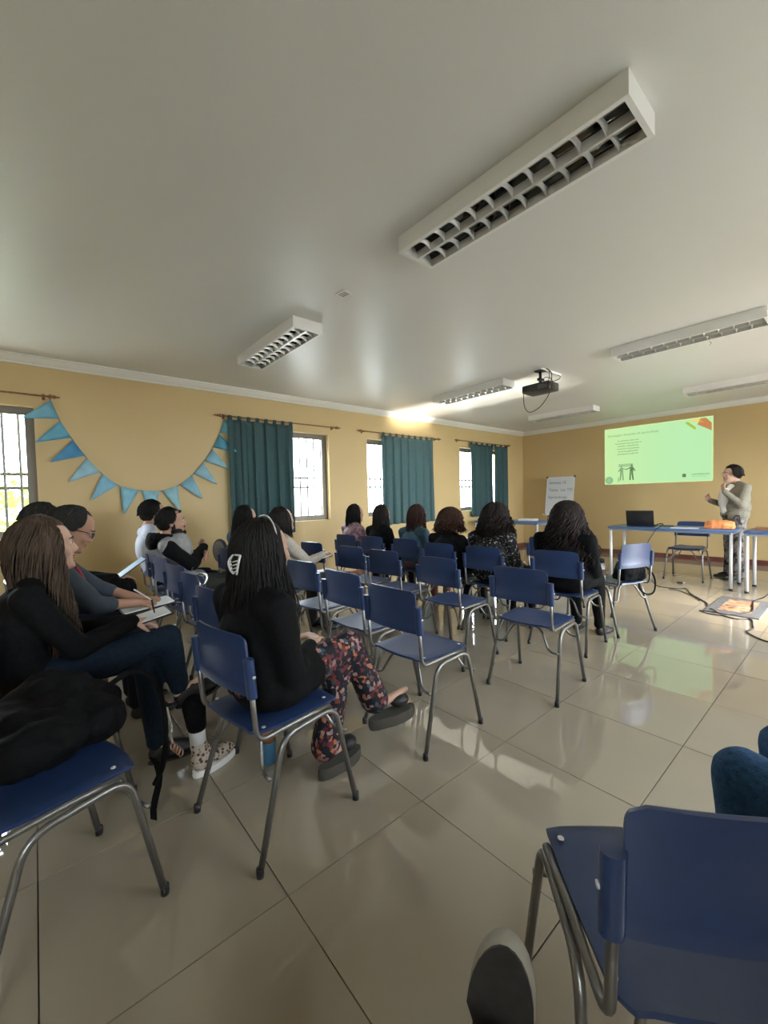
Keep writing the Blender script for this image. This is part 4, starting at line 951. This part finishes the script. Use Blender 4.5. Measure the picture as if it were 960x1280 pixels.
# 5 bearded man
J = seated(hz=1.08, hx=.0, hy=-.15, sw=.185, wr=((.06, .09, .80), (-.08, .11, .84)), knz=.50, knf=.44, feet=.56)
J['el_r'] = (.22, -.03, .73); J['el_l'] = (-.22, -.03, .75); J['pel'] = (0, .0, .545); J['chest'] = (0, -.11, .83)
P5, M5 = person(-3.82, 1.03, -8, 'bearded man in a grey and black hoodie with sunglasses on his head, arms folded', J, SK2, C_GREY, C_DGREY, H_BLK, dict(n=260, front=.88, side=1.6, nape=2.25, thick=.003, tuft=.6, vol=1.06, rough=.03), man=True, look=(0, 3), vox=.0075, shoes=S_BLK, face=True, hands={'r': dict(d=(-.9, .2, .2), pn=(0, -1, 0), curl=.5), 'l': dict(d=(.9, .2, -.1), pn=(0, -1, 0), curl=.5)}, seed=8)
be = MB(); be.ell((0, .074, -.098), (.040, .036, .028)); be.ell((-.048, .030, -.084), (.022, .046, .030)); be.ell((.048, .030, -.084), (.022, .046, .030)); be.ell((0, .092, -.049), (.028, .011, .007)); be.ell((-.070, .008, -.045), (.010, .015, .036)); be.ell((.070, .008, -.045), (.010, .015, .036))
be.build('beard', H_BLK, P5, True, M5)
sg = MB()
for s_ in (-1, 1): sg.ell((s_ * .034, .070, .085), (.026, .012, .016), R(-40, 'X').to_3x3()); sg.tube([(s_ * .06, .065, .083), (s_ * .082, .01, .05), (s_ * .080, -.04, .02)], .0025, 5)
sg.build('sunglasses', mg, P5, True, M5)
nk = Vector(J['neck'])
for k_ in 'lr':
    sv = MB(); sv.cap(Vector(J['sh_' + k_]).lerp(Vector(J['el_' + k_]), .12), J['el_' + k_], .066, .052); sv.cap(J['el_' + k_], Vector(J['el_' + k_]).lerp(Vector(J['wr_' + k_]), .97), .052, .040); blob(sv, 'sleeve', C_BLK, P5, .010, .006, 9)
hd_ = MB(); hd_.tube([(nk.x + .085 * cos(a), nk.y - .02 + .09 * sin(a), nk.z + .01 - .012 * sin(a)) for a in [2 * pi * k / 18 for k in range(18)]], .032, 8, closed=True); hd_.ell((nk.x, nk.y - .10, nk.z - .03), (.095, .055, .06))
blob(hd_, 'hood', C_BLK, P5, .009, .008, 14)
# 6 woman in floral trousers, centre
J = seated(hz=1.045, hx=.01, hy=-.03, sw=.175, wr=((-.09, .17, .62), (.04, .16, .62)), knz=.50)
J.update(pel=(0, -.025, .545), chest=(.004, -.075, .72), hip_r=(.09, -.04, .54), knee_r=(.05, .38, .57), ank_r=(.13, .46, .30), toe_r=(.19, .62, .31), knee_l=(.04, .33, .50), ank_l=(.03, .235, .145), toe_l=(.035, .37, .10))
P6, M6 = person(-1.545, .705, 9, 'woman seen from behind in a black cardigan and floral trousers, hair clipped back', J, SK3, C_BLK, C_FLOR, H_BLK,
       dict(len=.30, n=620, width=.185, depth=.15, amax=1.8, thick=.0031, front=.98, side=1.95, vol=1.10, sx=-.03, curl=1.2, curl_r=.006), look=(0, 4), vox=.008, shoes=S_WEDGE, hem=.060, top_long=1.0, seed=9, bulk=1.12, bare=False)
cl = MB()
for s_ in (-1, 1):
    cl.tube(spline([(s_ * .03, -.105, .03), (s_ * .042, -.125, .0), (s_ * .03, -.128, -.035), (s_ * .012, -.122, -.055)], 4), .006, 6)
    for q in range(4): cl.tube([(s_ * (.034 - .004 * q), -.124, .01 - .016 * q), (s_ * .006, -.134, .004 - .016 * q)], .0035, 5)
cl.tube([(-.03, -.105, .03), (.03, -.105, .03)], .005, 6)
Mcl = M6 @ T(.035, -.052, -.01) @ Matrix.Scale(.78, 4); cl.build('hair_clip', mat('clip_clear', (.55, .54, .52), .15), P6, True, Mcl)
hb = MB().tube([(.098 * cos(a), -.004 + .02 * sin(a), .010 + .131 * sin(a)) for a in [pi * (-.03 + 1.06 * k / 18) for k in range(19)]], .0032, 6).build('hair_band', mat('band_pale', (.50, .48, .46), .3), P6, True, M6)
# 7, 8 women by the dark curtain
J = seated(hz=1.075, hx=0, hy=-.02, sw=.165); person(-4.02, 1.62, 8, 'dark haired woman in a blue grey top in front of the dark curtain', J, SK1, mat('blue_grey_top', (.08, .11, .16), .8), C_NAVY, H_BLK, dict(LONG, len=.24, n=200), look=(-10, -4), shoes=S_BLK, seed=10)
J = seated(hz=1.065, hx=0, hy=.0, sw=.165, wr=((-.06, .28, .66), (.10, .36, .72)))
person(-3.385, 1.68, 4, 'woman in a cream jacket with brown hair looking up towards the slide', J, SK3, C_CREAM, C_DGREY, H_DRK, dict(LONG, len=.17, n=220, width=.10, depth=.10, sy=-.02), look=(4, 12), vox=.008, shoes=S_BLK, face=True, hands={'r': dict(curl=.6), 'l': dict(curl=.6)}, seed=11)
# far row
J = seated(hz=1.045, hy=-.02, sw=.16, hx=-.02); person(-4.27, 3.18, 0, 'woman in a pink floral blouse at the wall end of the far row', J, SK2, C_PINK, C_NAVY, H_BLK, dict(LONG, len=.20, n=200, width=.10), look=(-14, 0), shoes=S_BLK, seed=12, vox=.011)
J = seated(hz=1.035, hy=-.02, sw=.17); person(-3.80, 3.22, 0, 'woman with very long straight dark hair and a black top in the far row', J, SK2, C_BLK, C_NAVY, H_DRK, dict(LONG, len=.36, n=240, width=.13), look=(-6, 0), shoes=S_BLK, seed=13, vox=.011)
J = seated(hz=1.035, hy=-.02, sw=.17, hx=.02); person(-3.27, 3.27, 0, 'woman with auburn hair in a blue denim jacket in the far row', J, SK1, C_DENIM, mat('rust_skirt', (.16, .05, .04), .8), H_AUB, dict(LONG, len=.27, n=240, width=.12, curl=1.5, curl_r=.008), look=(-6, 0), shoes=S_BLK, seed=14, vox=.011)
J = seated(hz=1.0, hy=-.01, sw=.175, hx=.0); person(-2.72, 3.20, 0, 'woman with short auburn curls and a plain black jacket in the far row', J, SK1, C_BLK, C_NAVY, H_AUB, dict(LONG, len=.13, n=330, width=.145, depth=.13, curl=2.5, curl_r=.018, vol=1.15, out=.12, thick=.006, amax=2.4, side=2.1), look=(0, -6), shoes=S_BLK, seed=15, vox=.011, bulk=1.12)
J = seated(hz=1.045, hy=-.02, sw=.19, hx=.0); person(-2.21, 3.24, -2, 'curly haired woman with silver speckles on her black top, second from the right', J, SK1, C_SPECK, C_BLK, H_CUR, dict(LONG, len=.20, n=430, width=.165, depth=.14, curl=3, curl_r=.020, vol=1.15, out=.1, thick=.006, amax=2.4, side=2.1), look=(0, 0), shoes=S_BLK, seed=16, vox=.011, bulk=1.22, fold=.009)
J = seated(hz=1.05, hy=-.02, sw=.20, hx=.0, knf=.30); person(-1.60, 3.36, 0, 'woman in a black jacket with long dark curls, rightmost of the far row', J, SK1, C_BLK, C_BLK, H_CUR, dict(LONG, len=.38, n=480, width=.21, depth=.16, curl=4, curl_r=.022, vol=1.17, out=.1, thick=.006, amax=2.4, side=2.1), look=(0, 0), shoes=S_BLK, seed=17, vox=.011, bulk=1.25, fold=.009)

# presenter, standing behind the front tables and turned to the audience
J = dict(head=(.02, .03, 1.455), neck=(.01, -.03, 1.315), pel=(0, 0, .90), chest=(0, -.015, 1.13), slouch=.02, sh_l=(-.18, -.03, 1.26), sh_r=(.19, -.03, 1.26),
         el_l=(-.23, .06, 1.03), wr_l=(-.13, .20, 1.22), el_r=(.20, .06, 1.03), wr_r=(.14, .235, 1.09),
         hip_l=(-.09, 0, .86), knee_l=(-.10, .02, .48), ank_l=(-.11, 0, .085), toe_l=(-.13, .17, .03), hip_r=(.09, 0, .86), knee_r=(.10, .02, .48), ank_r=(.11, -.01, .085), toe_r=(.13, .16, .03))
PP, MP = person(-1.185, 7.42, 128, 'presenter in glasses and a tweed jacket standing behind the tables with raised hands', J, SK1, C_TWEED, C_CAMO, H_DRK,
       dict(n=320, front=.86, side=1.9, nape=2.3, thick=.004, tuft=1.6, vol=1.12, rough=.06), look=(0, -2), vox=.0085, shoes=S_BLK, face=True, top_long=0, hem=.075, bulk=1.16, seed=20,
       hands={'l': dict(d=(.25, .1, .9), pn=(.3, -1, 0), curl=.45), 'r': dict(d=(-.1, .5, .75), pn=(-1, .2, .1), curl=.5)})
pk = MB(); pk.ell((0, -.005, 1.0), (.205, .155, .14)); pk.ell((0, -.01, 1.12), (.195, .145, .15)); blob(pk, 'jacket_body', C_TWEED, PP, .010, .006, 9)
bl = MB(); bl.ell((0, .128, 1.10), (.075, .07, .17)); bl.ell((0, .112, .98), (.075, .065, .10)); bl.ell((0, .05, 1.26), (.05, .05, .06)); blob(bl, 'blouse', mat('white_blouse', (.80, .78, .74), .8), PP, .009, .004)
gl = MB()
for s_ in (-1, 1):
    gl.tube([(s_ * .033 + .024 * cos(a), .104, .002 + .021 * sin(a)) for a in [2 * pi * k / 16 for k in range(16)]], .0022, 5, closed=True); gl.tube([(s_ * .057, .102, .006), (s_ * .076, .06, .008), (s_ * .079, -.01, -.002)], .002, 5)
gl.tube([(-.010, .104, .008), (0, .107, .010), (.010, .104, .008)], .002, 5); gl.build('glasses', mat('glasses_pale', (.45, .42, .40), .2), PP, True, MP)

# person in jeans at the right edge
J = seated(hz=1.12, hy=-.05, sw=.18, knz=.585, kx=.11, knf=.38, feet=.34)
person(.22, 1.22, 75, 'person in blue jeans at the right edge, only a bent knee in view', J, SK3, C_BLK, mat('denim_mid', (.022, .065, .14), .8, nscale=80, namt=.3, bump=.3, bscale=260, spec=.2), H_BLK, dict(n=120, thick=.004), man=True, shoes=S_BLK, seed=22, vox=.012, topvox=.008)
# the photographer's crossed foot at the bottom edge
ft = empty('person', (-.30, .42, 0), 0, 'foot of the seated photographer in a black shoe with a pale edged sole, bottom edge', 'person')
def shoe_up(c, M, parent, k=1.0):
    so = MB().loft([[Vector(((.046 - .010 * (sin(a) < 0)) * cos(a) * k * q, .135 * sin(a) * k * q, z)) for a in [2 * pi * i / 28 for i in range(28)]] for z, q in ((-.012, .97), (-.008, 1), (.008, 1), (.012, .97))])
    s_ = so.build('sole', mat('sole_edge', (.26, .235, .19), .7), parent, 'auto', T(*c) @ M)
    MB().loft([[Vector(((.045 - .010 * (sin(a) < 0)) * cos(a) * k, .133 * sin(a) * k, z)) for a in [2 * pi * i / 28 for i in range(28)]] for z in (-.0145, -.0115)]).build('tread', mat('tread_dark', (.022, .019, .017), .7, nscale=50, namt=.3), s_, 'auto')
    b_ = MB(); b_.ell((0, .025, .020), (.036, .085, .022)); b_.ell((0, -.06, .045), (.034, .055, .055))
    u = blob(b_, 'shoe_upper', S_BLK[1], None, .007); u.parent = s_; return s_
shoe_up((-.03, .055, .515), R(18, 'Z') @ R(98, 'X') @ R(186, 'Y') @ R(8, 'Z'), ft)
shoe_up((-.045, .0, .38), R(22, 'Z') @ R(98, 'X') @ R(186, 'Y'), ft)
lg = MB(); lg.cap((.02, .0, .50), (.06, -.30, .56), .042, .055); lg.cap((.06, -.30, .56), (.22, -.75, .56), .058, .085); lg.cap((-.03, -.08, .36), (.1, -.40, .42), .042, .055); lg.cap((.1, -.4, .42), (.3, -.75, .54), .058, .085)
blob(lg, 'trousers', C_NAVY, ft, .012, .006)

# ------------------------------------------------------------------ notebooks in hands and laps
def book(name, x, y, z, rz, tilt, sx, sy, th, m, label, pitch=0):
    r = empty(name, (x, y, z), 0, label, 'notebook'); Mx = R(rz, 'Z') @ R(tilt, 'Y') @ R(pitch, 'X')
    MB().box(-sx / 2, -sy / 2, -th, sx / 2, sy / 2, -th * .4, bev=.001).build('cover', M_DARK, r, False, Mx)
    MB().box(-sx / 2 + .004, -sy / 2 + .004, -th * .39, sx / 2 - .004, sy / 2 - .004, 0).build('pages', m, r, False, Mx)
    co = MB()
    for k in range(14): co.tube([(-sx / 2 + .012 + (sx - .024) * k / 13, sy / 2 + .005 * cos(a), -th / 2 + .008 * sin(a)) for a in [2 * pi * q / 8 for q in range(8)]], .0012, 4, closed=True)
    co.build('spiral', M_DARK, r, False, Mx); return r
book('notebook', -2.24, .37, .700, 0, 0, .16, .23, .012, M_PAPER, 'open spiral notebook on the lap of the woman with long brown hair', 10)
book('notebook', -2.80, .49, .640, 0, 0, .20, .27, .016, M_PAPER, 'white notepad on the lap of the man with glasses', 6)
book('booklet', -3.36, .50, .80, 0, 0, .15, .20, .008, mat('booklet_blue', (.25, .42, .62), .4), 'pale blue booklet held open by the person behind the man with glasses', 35)
book('notebook', -3.33, 2.02, .70, 0, 0, .15, .2, .01, M_PAPER, 'small notebook held by the woman in the cream jacket', 10)
def pen(a, b, label, m=M_DARK):
    o = MB().tube([a, Vector(a).lerp(Vector(b), .12), b], [.001, .004, .004], 8).build('pen', m, None, True); return tag(o, label, 'pen')
pen((-2.225, .42, .712), (-2.17, .40, .79), 'dark pen in the hand of the woman with long brown hair')
pen((-2.80, .52, .655), (-2.76, .42, .745), 'white pen held by the man with glasses', M_WHITE)
jk = empty('jacket_bundle', (-3.35, .33, .66), 0, 'black jacket bundled on the lap behind the man with glasses', 'jacket')
bl = MB(); bl.ell((0, 0, .02), (.15, .17, .07)); bl.ell((-.03, .10, .0), (.13, .10, .07)); bl.ell((.05, -.05, .03), (.10, .10, .06)); blob(bl, 'cloth', M_BLACK, jk, .010, .018, 10)
